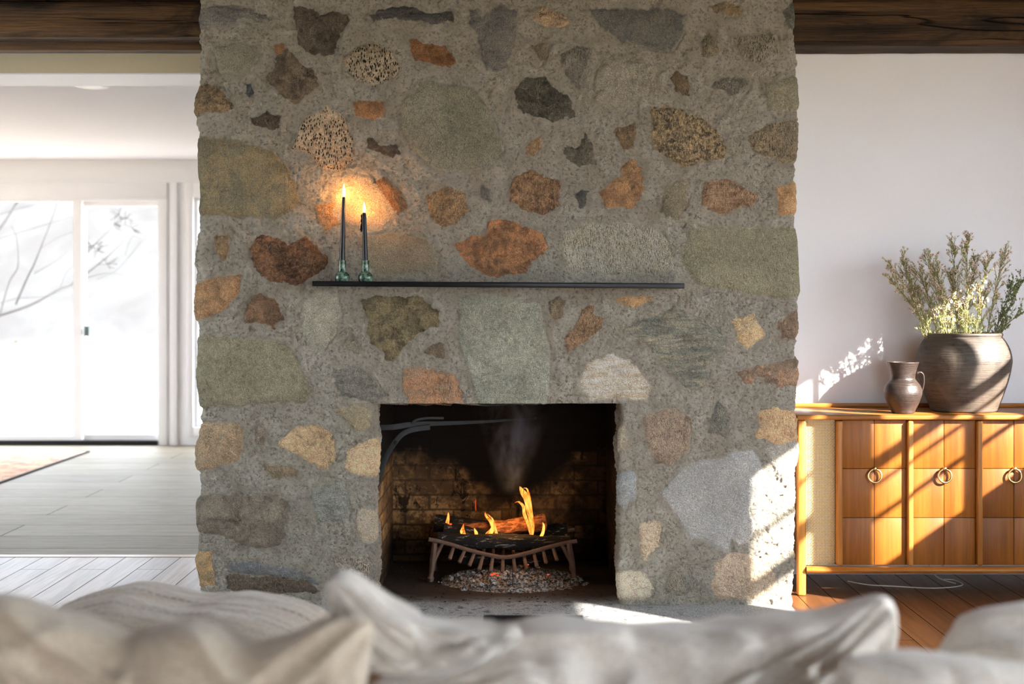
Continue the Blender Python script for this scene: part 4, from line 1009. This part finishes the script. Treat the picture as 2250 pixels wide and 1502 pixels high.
MB().lathe([(r/ps, z/ps) for r, z in spl(pp[1:20], 4)], n=56).build('body', M['pitcher'], pit, smooth=True)
hp = smooth_pts([(31, 0, 88), (38, 0, 90), (44, 0, 84), (45, 0, 68), (42, 0, 52), (38, 0, 44)], 6)
MB().tube([Vector(p)/ps for p in hp], .0058, 10, flat=(1.4, .8)).build('handle', M['pitcher'], pit, smooth=True)

# ------------------------------------------------------------------ flowering branches
def waxbranch(tip, base_dx, seed, label, kind='wax', spread=1., dens=1.):
    rnd = random.Random(seed)
    root = Vector(((2118+base_dx-CX)/js, JY+rnd.uniform(-.03, .03), ZT_+.16)); tipv = at(tip[0], tip[1], JY+rnd.uniform(-.14, .08))
    e = empty('waxflower_branch' if kind == 'wax' else 'leafy_branch', root, label, 'branch', 'flowering branches in the stoneware jar')
    stem, leaf, pet, eye = MB(), MB(), MB(), MB()
    ax = tipv-root; L = ax.length
    mid = root+ax*.5+Vector((rnd.uniform(-.02, .02)-.12*ax.x*.3, 0, .04))
    main = smooth_pts([Vector((0, 0, 0)), mid-root, ax], 12); stem.tube(main, [.0022-.0013*i/len(main) for i in range(len(main))], 6)
    def fleur(p, s):
        u = Vector((rnd.uniform(-1, 1), -rnd.random()*1.2-.1, rnd.uniform(-.2, 1))).normalized()
        a = u.cross(Vector((.3, .1, 1))).normalized(); b = u.cross(a); m0 = len(pet.v)
        for k in range(5):
            q = 2*PI*k/5; d = a*math.cos(q)+b*math.sin(q); sd = a*-math.sin(q)+b*math.cos(q)
            pet.add([p+d*s*.25, p+d*s*.7+sd*s*.38+u*s*.18, p+d*s*1.05+u*s*.28, p+d*s*.7-sd*s*.38+u*s*.18], [(0, 1, 2, 3)])
        eye.add([p+a*s*.32, p+b*s*.32, p-a*s*.32, p-b*s*.32, p+u*s*.25, p-u*s*.55], [(0, 1, 4), (1, 2, 4), (2, 3, 4), (3, 0, 4), (1, 0, 5), (2, 1, 5), (3, 2, 5), (0, 3, 5)])
    def lf(p, d, l, w):
        sd = d.cross(Vector((rnd.uniform(-1, 1), rnd.uniform(-1, 1), rnd.uniform(-1, 1)))).normalized()*w
        leaf.add([p, p+d*l*.5+sd, p+d*l, p+d*l*.5-sd], [(0, 1, 2, 3)])
    nb = int(36*dens)
    for k in range(nb):
        t = .22+.78*(k+rnd.random())/nb; i = min(len(main)-2, int(t*(len(main)-1))); p = main[i]; d = (main[i+1]-main[i]).normalized()
        side = Vector((rnd.uniform(-1, 1), rnd.uniform(-1, 1), rnd.uniform(-.1, .6))); bd = (d*1.0+side*.75*spread).normalized()
        bl = rnd.uniform(.035, .085)*(1.2-t*.4)*spread
        tw = [p, p+bd*bl*.5, p+bd*bl+Vector((0, 0, bl*.12))]; stem.tube(tw, [.0010, .0008, .0005], 4)
        for j in range(7 if kind == 'wax' else 5):
            tt = (j+1)/7.; q = p+bd*bl*tt; 
            if kind == 'wax': lf(q, (bd+Vector((rnd.uniform(-1, 1), rnd.uniform(-1, 1), rnd.uniform(0, 1)))*.7).normalized(), rnd.uniform(.010, .018), .0019)
            else: lf(q, (bd+Vector((rnd.uniform(-1, 1), rnd.uniform(-1, 1), rnd.uniform(-.5, 1)))).normalized(), rnd.uniform(.007, .011), .0036)
        for j in range(3):
            bd2 = (bd+Vector((rnd.uniform(-1, 1), rnd.uniform(-1, 1), rnd.uniform(-.2, .8)))*.6).normalized(); l2 = bl*rnd.uniform(.3, .6); q = p+bd*bl*rnd.uniform(.4, 1)
            stem.tube([q, q+bd2*l2], [.0007, .0004], 3)
            if kind == 'wax':
                if t > .4 and rnd.random() < .75: fleur(q+bd2*l2, rnd.uniform(.006, .009))
                for jj in range(3): lf(q+bd2*l2*rnd.random(), (bd2+Vector((rnd.uniform(-1, 1), rnd.uniform(-1, 1), 0))*.8).normalized(), rnd.uniform(.009, .015), .0017)
            else:
                for jj in range(3): lf(q+bd2*l2*rnd.random(), (bd2+Vector((rnd.uniform(-1, 1), rnd.uniform(-1, 1), rnd.uniform(-1, 1)))).normalized(), rnd.uniform(.007, .011), .0036)
    stem.build('stem', M['stem'], e, smooth=True)
    link('leaves', leaf.mesh('leaves'), M['leafg'] if kind == 'wax' else M['leafd'], e, smooth=False)['kind'] = 'stuff'
    if pet.v:
        link('petals', pet.mesh('petals'), M['petal'], e, smooth=False)['kind'] = 'stuff'; link('flower_centres', eye.mesh('eyes'), M['eye'], e, smooth=False)['kind'] = 'stuff'
WB = [((1962, 590), -50, 1, 'waxflower branch reaching furthest left out of the jar'), ((1982, 575), -45, 2, 'waxflower branch with a tip just right of the leftmost one'),
      ((2020, 600), -40, 3, 'short waxflower branch in the left part of the bunch'), ((2058, 595), -30, 4, 'waxflower branch left of the middle of the bunch, below the tallest'),
      ((2090, 610), -15, 5, 'waxflower branch in the crowded middle of the bunch'), ((2096, 540), -10, 6, 'tallest waxflower branch, its tip highest in the bunch'),
      ((2124, 535), 0, 7, 'second tallest waxflower branch, just right of the tallest'), ((2142, 572), 10, 8, 'thin waxflower branch right of the two tallest'),
      ((2172, 572), 25, 9, 'waxflower branch leaning right with pinkish tips'), ((2205, 560), 38, 10, 'waxflower branch at the upper right, catching the sun'),
      ((2075, 660), -25, 12, 'low waxflower sprig at the left over the jar rim'), ((2110, 670), 0, 13, 'low sunlit waxflower sprig over the middle of the jar rim'), ((2160, 650), 20, 14, 'low sunlit waxflower sprig right of the middle of the jar rim')]
WB += [((1956, 612), -52, 15, 'lower left waxflower branch, just under the leftmost tip'), ((2040, 568), -30, 16, 'waxflower branch between the left tips and the two tallest ones')]
for tip, dx, sd, lb in WB: waxbranch(tip, dx, sd, lb, spread=.85 if tip[1] < 640 else .8, dens=1.1 if tip[1] < 640 else .8)
for tip, dx, sd, lb in [((2246, 620), 50, 21, 'leafy green branch arching to the right edge, upper one'), ((2262, 675), 55, 22, 'leafy green branch arching far right, lower one'), ((2225, 625), 45, 23, 'leafy green branch right of the sunlit waxflower branch')]:
    waxbranch(tip, dx, sd, lb, 'leaf', .8, .9)

# ------------------------------------------------------------------ SOFA & cushions
sf = empty('sofa', (0, 2.2, 0), 'wide pale linen sofa seen from behind, facing the fireplace', 'sofa')
mb = MB().box((-1.35, -.72, .14), (1.35, -.56, .60)); mb.build('back_frame', M['sofa'], sf, bevel=.05, seg=4)
MB().box((-1.30, -.45, .12), (1.30, .45, .28)).build('base', M['sofa'], sf, bevel=.03, seg=3)
for s in (-1, 1): MB().box((s*1.32-.08 if s > 0 else -1.42, -.62, .10), (s*1.32+.10 if s > 0 else -1.24, .45, .58)).build('arm', M['sofa'], sf, bevel=.05, seg=4)
for a, b in ((-1.22, -.01), (.01, 1.22)): MB().box((a, -.44, .281), (b, .46, .43)).build('seat_cushion', M['sofa'], sf, bevel=.05, seg=4)
for x in (-1.3, 1.25):
    for y in (-.6, .36): MB().box((x, y, 0), (x+.06, y+.06, .12)).build('leg', M['black'], sf, bevel=.006)
def pillow(name, top, Y, zb, T, label, mat, seed, lean=.0, side=.06, group='linen throw pillows on the sofa', fold=.010, nu=130, nv=90, sidecurve=0., pwr=.42, rot=0., streaks=(), bottom=None):
    tp = [at(x, y, Y) for x, y in top]
    tx = np.array([p.x for p in tp]); tz = np.array([p.z for p in tp])
    P = smooth_pts([Vector((a, 0, b)) for a, b in zip(tx, tz)], 10); sx = np.array([p.x for p in P]); sz = np.array([p.z for p in P])
    arc_ = np.r_[0, np.cumsum(np.hypot(np.diff(sx), np.diff(sz)))]; arc_ /= arc_[-1]
    U = np.linspace(0, 1, nu); Vv = np.linspace(0, 1, nv)
    U = .5-.5*np.cos(PI*U); Vv = .5-.5*np.cos(PI*Vv)
    topx = np.interp(U, arc_, sx); topz = np.interp(U, arc_, sz)
    x0, x1 = tx[0], tx[-1]
    botx = x0+(x1-x0)*U; botz = np.full_like(U, zb)+.012*np.sin(U*9+seed)
    if bottom:
        bp = [at(x, y, Y) for x, y in bottom]; bp = smooth_pts([Vector((p.x, 0, p.z)) for p in bp], 8)
        bx = np.linspace(bp[0].x, bp[-1].x, nu)[:1]; ba = np.linspace(0, 1, len(bp))
        botx = np.interp(U, ba, [p.x for p in bp]); botz = np.interp(U, ba, [p.z for p in bp])
    UU, VV = np.meshgrid(U, Vv)
    mixv = VV**1.0
    X = botx[None]*(1-mixv)+topx[None]*mixv; Z = botz[None]*(1-VV)+topz[None]*VV
    pinch = side*np.sin(PI*VV)*(x1-x0)*.5
    X = X - np.sign(UU-.5)*pinch*np.abs(2*UU-1)**3
    thk = T*((1-np.abs(2*UU-1)**2.6).clip(0)*(1-np.abs(2*VV-1)**2.6).clip(0))**pwr
    verts = []; faces = []; off = 0; all_v = []; all_q = []
    for sgn in (-1, 1):
        cxu = np.where(UU < .5, 0, 1); ang = np.arctan2((VV-1.05), (UU-cxu)*1.3)
        rad = np.hypot((UU-cxu)*1.3, VV-1.05)
        fold1 = vnoise(ang*3.2+seed, rad*.9+sgn, 1.6, int(seed)+2)
        fold2 = vnoise(X*7+VV*3*np.sign(UU-.5)+seed, Z*2.5, 1.3, int(seed)+5)
        fold3 = vnoise(X*18+Z*6, Z*7+seed, 1.1, int(seed)+9)
        rdg = lambda f: 1-np.abs(f)*2
        d = 1.9*fold*(1.1*rdg(fold1)*np.clip(1.3-rad, 0, 1) + .9*rdg(fold2) + .35*fold3)
        for (ua, va, ub, vb, dep_, wd) in streaks:   # named creases, from (ua,va) to (ub,vb)
            ddx, ddy = ub-ua, vb-va; tt = np.clip(((UU-ua)*ddx+(VV-va)*ddy)/(ddx*ddx+ddy*ddy), 0, 1)
            dist = np.hypot(UU-ua-tt*ddx, (VV-va-tt*ddy)*.6)
            d = d - dep_*np.exp(-(dist/wd)**2)*np.sin(PI*np.clip(tt*.9+.05, 0, 1))
        env = (thk/T)**1.2
        Yv = sgn*(thk/2 + d*env) 
        Zs = Z + .5*d*env
        Pm = np.stack([X, Yv+(Z-zb)*lean, Zs], -1)
        v, q = grid_mesh('', Pm)
        if sgn < 0: q = q[:, ::-1]
        all_v.append(v); all_q.append(q+off); off += len(v)
    V = np.concatenate(all_v); Q = np.concatenate(all_q)
    c = np.array([(x0+x1)/2, 0, zb]); V = V-c
    me = np_mesh(name, V, Q); bm = bmesh.new(); bm.from_mesh(me); bmesh.ops.remove_doubles(bm, verts=bm.verts, dist=.0006); bmesh.ops.recalc_face_normals(bm, faces=bm.faces); bm.to_mesh(me); bm.free()
    o = link(name, me, mat); o.location = (c[0], Y, zb); o.rotation_euler = (0, 0, rot)
    return put(o, label, 'pillow', group)
pillow('throw_pillow', [(-190, 1330), (-120, 1300), (-20, 1288), (60, 1294), (130, 1322), (230, 1352), (310, 1378), (350, 1366), (420, 1354), (480, 1362), (560, 1392), (640, 1376), (720, 1346), (778, 1334), (806, 1338), (826, 1356), (828, 1376)], 1.82, .435, .17,
       'cream linen pillow filling the bottom left corner, dented in the middle', M['linen'], 3., lean=-.12, fold=.013, streaks=[(.50, 1, .42, .3, .03, .05), (.72, .95, .6, .2, .018, .03)])
pillow('throw_pillow', [(722, 1300), (724, 1270), (745, 1257), (778, 1264), (815, 1290), (860, 1325), (930, 1352), (1010, 1372), (1080, 1378), (1118, 1376), (1140, 1384), (1146, 1396)], 1.93, .45, .115,
       'white linen pillow with one rounded corner poking up in front of the firebox', M['linen2'], 7., lean=-.04, fold=.013, side=.0, bottom=[(735, 1400), (780, 1452), (860, 1480), (950, 1482), (1040, 1455), (1105, 1418), (1144, 1394)], streaks=[(.15, .9, .6, .35, .016, .03), (.5, .95, .8, .4, .012, .03)])
pillow('throw_pillow', [(790, 1540), (840, 1492), (950, 1478), (1040, 1452), (1085, 1415), (1110, 1390), (1150, 1373), (1200, 1366), (1304, 1363), (1407, 1370), (1560, 1374), (1662, 1357), (1790, 1342), (1880, 1316), (1925, 1303), (1950, 1310), (1964, 1335), (1962, 1362)], 2.06, .434, .17,
       'wide white linen pillow in the centre right with its right corner pointing up', M['linen2'], 12., lean=-.03, fold=.016, side=.02, streaks=[(.42, .98, .52, .4, .022, .025), (.53, .98, .62, .4, .022, .025), (.62, .98, .68, .3, .018, .02), (.72, .98, .76, .3, .022, .025), (.84, .98, .80, .3, .018, .025), (.33, .98, .40, .4, .016, .02)])
pillow('throw_pillow', [(1826, 1475), (1840, 1445), (1860, 1432), (1969, 1424), (2060, 1427), (2150, 1436), (2260, 1446), (2400, 1450), (2500, 1445)], 1.80, .435, .14,
       'white linen pillow lowest in the bottom right corner', M['linen2'], 17., lean=-.1, fold=.011, side=.02, streaks=[(.35, .98, .42, .5, .015, .025)])
pillow('throw_pillow', [(2040, 1450), (2070, 1412), (2090, 1385), (2117, 1353), (2148, 1338), (2200, 1326), (2260, 1320), (2380, 1320), (2520, 1340)], 2.14, .432, .16,
       'white linen pillow at the right edge, standing behind the lowest one', M['linen2'], 23., lean=-.05, fold=.010, side=.03)
# bench with the striped cushion
bn = empty('ottoman', (-.72, 3.2, 0), 'low linen ottoman under the striped cushion', 'ottoman')
MB().box((-.34, -.3, .08), (.34, .3, .36)).build('body', M['sofa'], bn, bevel=.04, seg=4)
for x in (-.28, .24):
    for y in (-.25, .2): MB().box((x, y, 0), (x+.04, y+.04, .085)).build('leg', M['black'], bn)
def flat_cushion():
    nu, nv = 150, 110; U, V_ = np.meshgrid(.5-.5*np.cos(PI*np.linspace(0, 1, nu)), .5-.5*np.cos(PI*np.linspace(0, 1, nv)))
    X = (U-.5)*.68; Yy = (V_-.5)*.50; env = ((1-np.abs(2*U-1)**3).clip(0)*(1-np.abs(2*V_-1)**3).clip(0))**.45
    up = .155*env + env*(.010*fbm(X, Yy*3.5, 6, 3, 4)+.012*np.exp(-((X+.13)/.05)**2)-.010*np.exp(-((X-.02)/.06)**2)) ; lo = -.004*env
    a, q = grid_mesh('', np.stack([X, Yy, up+.03*(1-env)], -1)); b, q2 = grid_mesh('', np.stack([X, Yy, lo+.03*(1-env)], -1))
    me = np_mesh('striped_cushion', np.concatenate([a, b]), np.concatenate([q, q2[:, ::-1]+len(a)]))
    bm = bmesh.new(); bm.from_mesh(me); bmesh.ops.remove_doubles(bm, verts=bm.verts, dist=.0006); bmesh.ops.recalc_face_normals(bm, faces=bm.faces); bm.to_mesh(me); bm.free()
    o = link('striped_cushion', me, M['stripe']); o.location = (-.74, 3.2, .366); o.rotation_euler = (0, .045, -.05)
    return put(o, 'beige linen cushion with thin dashed dark stripes, lying behind the left pillow', 'cushion')
flat_cushion()
tb = empty('side_table', (0.06, 3.86, 0), 'low black metal side table, only its edge showing above the pillows', 'side table')
MB().box((-.14, -.14, .283), (.14, .14, .303)).build('table_top', M['matblack'], tb, bevel=.003)
for sx in (-1, 1):
    for sy in (-1, 1): MB().box((sx*.128-.01, sy*.128-.01, 0), (sx*.128+.01, sy*.128+.01, .2825)).build('leg', M['matblack'], tb)

# ------------------------------------------------------------------ rug
rg = empty('rug', (-4.4, 9.8, 0), 'faded pink and tan rug on the grey floor by the glass doors', 'rug')
MB().box((-1.2, -1.55, .001), (1.045, 1.44, .009)).build('pile', M['rug'], rg)
MB().box((1.045, -1.55, .001), (1.062, 1.44, .011)).box((-1.2, 1.44, .001), (1.062, 1.452, .011)).build('binding', M['rugedge'], rg)

# ------------------------------------------------------------------ outside
gn = MB(); N_ = 60
gxs = np.linspace(-40, 30, N_); gys = np.linspace(11.96, 74, N_); GXX, GYY = np.meshgrid(gxs, gys)
GZ = -.05+.0+.5*fbm(GXX, GYY, .12, 3, 2)*np.clip((GYY-13)/10, 0, 1)+np.clip((GYY-20), 0, 60)*.30
v_, q_ = grid_mesh('', np.stack([GXX, GYY, GZ], -1)); g_ = link('hillside', np_mesh('ground', v_, q_), M['hill']); put(g_, 'dark hillside added to dim the bright view beyond the garden', 'hillside')  # invented slope, raised against the bright sky to dim it
struct(MB().box((-40, -40, -.3), (-6.5, 11.95, -.12)).box((3.4, -40, -.3), (40, 11.95, -.12)).box((-6.5, -40, -.3), (3.4, -2.8, -.12)).build('ground', plain('lawn', (150, 140, 112), .9)))
tr = empty('bare_tree', (-8.4, 15, 0), 'bare tree with pale branches reaching across behind the glass doors', 'tree')
TB = MB(); TY = 15.
def tp_(px, py, dy=0): return at(px, py, TY+dy)-tr.location
TB.tube([Vector((0, 0, -.3)), Vector((.1, 0, .8)), tp_(-300, 780), tp_(-200, 740)], [.16, .13, .10, .07], 10)
BR = [([(-210, 745), (-80, 715), (0, 692), (70, 668), (130, 635), (165, 620), (240, 560), (275, 525)], 9, 1.2), ([(0, 690), (20, 620), (38, 590), (40, 560), (36, 520), (25, 495)], 5, 1.2),
      ([(35, 668), (60, 610), (75, 580), (95, 530), (118, 470), (125, 445), (128, 420)], 5, 1.), ([(-60, 560), (0, 500), (30, 455), (48, 430)], 9, 3),
      ([(-20, 530), (50, 508), (110, 490), (158, 475)], 2, .8), ([(75, 600), (120, 575), (150, 550)], 2, .8), ([(160, 620), (230, 600), (285, 605)], 2.4, .7),
      ([(133, 630), (145, 600), (160, 585)], 2, .8), ([(185, 560), (215, 530), (250, 495), (275, 465)], 3, .8), ([(215, 612), (260, 590), (310, 530)], 2, .7),
      ([(0, 470), (50, 455), (110, 440)], 2, .8), ([(90, 545), (130, 520), (190, 500)], 1.6, .6), ([(275, 560), (290, 520), (310, 525)], 1.2, .5), ([(0, 665), (40, 655), (100, 650), (160, 630)], 2, .7)]
for pts, a, b in BR:
    P = smooth_pts([tp_(x, y, .15*math.sin(x*.05)) for x, y in pts], 5); TB.tube(P, [(a+(b-a)*i/(len(P)-1))*.5*TY/F for i in range(len(P))], 7)
rt = random.Random(4)
for (cx0, cy0) in ((262, 470), (275, 480), (250, 490), (200, 540), (190, 530), (215, 550), (290, 500), (235, 580)):
    for k in range(9):
        a = rt.uniform(0, 2*PI); p = tp_(cx0, cy0); 
        for s_ in range(2):
            d = Vector((math.cos(a), rt.uniform(-.4, .4), math.sin(a)*.8))*rt.uniform(.03, .09); TB.tube([p, p+d*.6, p+d], [.0035, .003, .002], 4); p = p+d*.7; a += rt.uniform(-.8, .8)
TB.build('branches', M['bark'], tr, smooth=True)
shb = empty('shrub', (at(70, 900, 13.5).x, 13.5, -.05), 'thin shrub with sparse yellow-green leaves outside the glass doors', 'shrub')
ST_, LF = MB(), MB()
for k in range(8):
    a = at(rt.uniform(30, 110), rt.uniform(750, 880), 13.5)-shb.location
    ST_.tube([Vector((rt.uniform(-.1, .1), 0, 0)), a*.5+Vector((rt.uniform(-.06, .06), 0, 0)), a], [.004, .003, .0015], 5)
for k in range(110):
    px = rt.gauss(85, 35); py = rt.gauss(815, 28) if k % 3 else rt.gauss(910, 14)
    p = at(px, py, 13.5+rt.uniform(-.2, .2))-shb.location; s_ = rt.uniform(.008, .022); d = Vector((rt.uniform(-1, 1), rt.uniform(-.3, .3), rt.uniform(-1, 1))).normalized(); e_ = d.cross(Vector((0, 1, .3))).normalized()
    LF.add([p-d*s_, p+e_*s_*.5, p+d*s_, p-e_*s_*.5], [(0, 1, 2, 3)])
ST_.build('stems', M['bark'], shb, smooth=True); link('leaves', LF.mesh(), M['yleaf'], shb, smooth=False)['kind'] = 'stuff'
for k, (px, w, lb) in enumerate(((30, 8, 'far pale tree trunk behind the left edge of the doors'), (250, 6, 'far thin tree trunk behind the left part of the sliding leaf'), (290, 9, 'far thicker tree trunk behind the middle of the sliding leaf'), (330, 5, 'far thin tree trunk by the right side of the sliding leaf'), (120, 5, 'far thin tree trunk behind the middle of the fixed pane'))):
    Y = 40.; x = (px-CX)*Y/F
    o = MB().tube([(0, 0, 0), (.05, 0, 3), (-.05, 0, 7), (.1, 0, 12)], [w*.5*Y/F, w*.42*Y/F, w*.3*Y/F, .02], 8).build('tree_trunk', plain('far_bark', (46, 42, 42), .9), smooth=True)
    o.location = (x, Y, 5.6); put(o, lb, 'tree', 'distant bare trees beyond the garden')

# ------------------------------------------------------------------ light, world, camera
W = bpy.data.worlds.new('World'); S.world = W; W.use_nodes = True
bg = W.node_tree.nodes['Background']; bg.inputs[0].default_value = (.80, .90, 1.0, 1); bg.inputs[1].default_value = 14
sd = bpy.data.lights.new('sun', 'SUN'); sd.energy = 36; sd.color = (1., .94, .86); sd.angle = math.radians(.6)
so = bpy.data.objects.new('sun', sd); COL.objects.link(so); so.rotation_euler = Vector((-1.15, 1., -.80)).to_track_quat('-Z', 'Y').to_euler()
so.location = (8, -6, 6)
fl_ = bpy.data.lights.new('fire_glow', 'POINT'); fl_.energy = 1.6; fl_.color = (1, .48, .16); fl_.shadow_soft_size = .05
fo = bpy.data.objects.new('fire_glow', fl_); COL.objects.link(fo); fo.location = at(1120, 1120, 5.9)
cam = bpy.data.cameras.new('camera'); co = bpy.data.objects.new('camera', cam); COL.objects.link(co); S.camera = co
co.location = (0, 0, EYE); co.rotation_euler = (PI/2, 0, 0)
cam.lens = 50; cam.sensor_width = 36; cam.shift_y = -(751-CY)/2250.; cam.clip_end = 200
cam.dof.use_dof = True; cam.dof.focus_distance = 5.5; cam.dof.aperture_fstop = 2.8
S.view_settings.view_transform = 'Standard'; S.view_settings.look = 'None'; S.view_settings.exposure = .16; S.view_settings.gamma = 1.
S.view_settings.use_curve_mapping = False
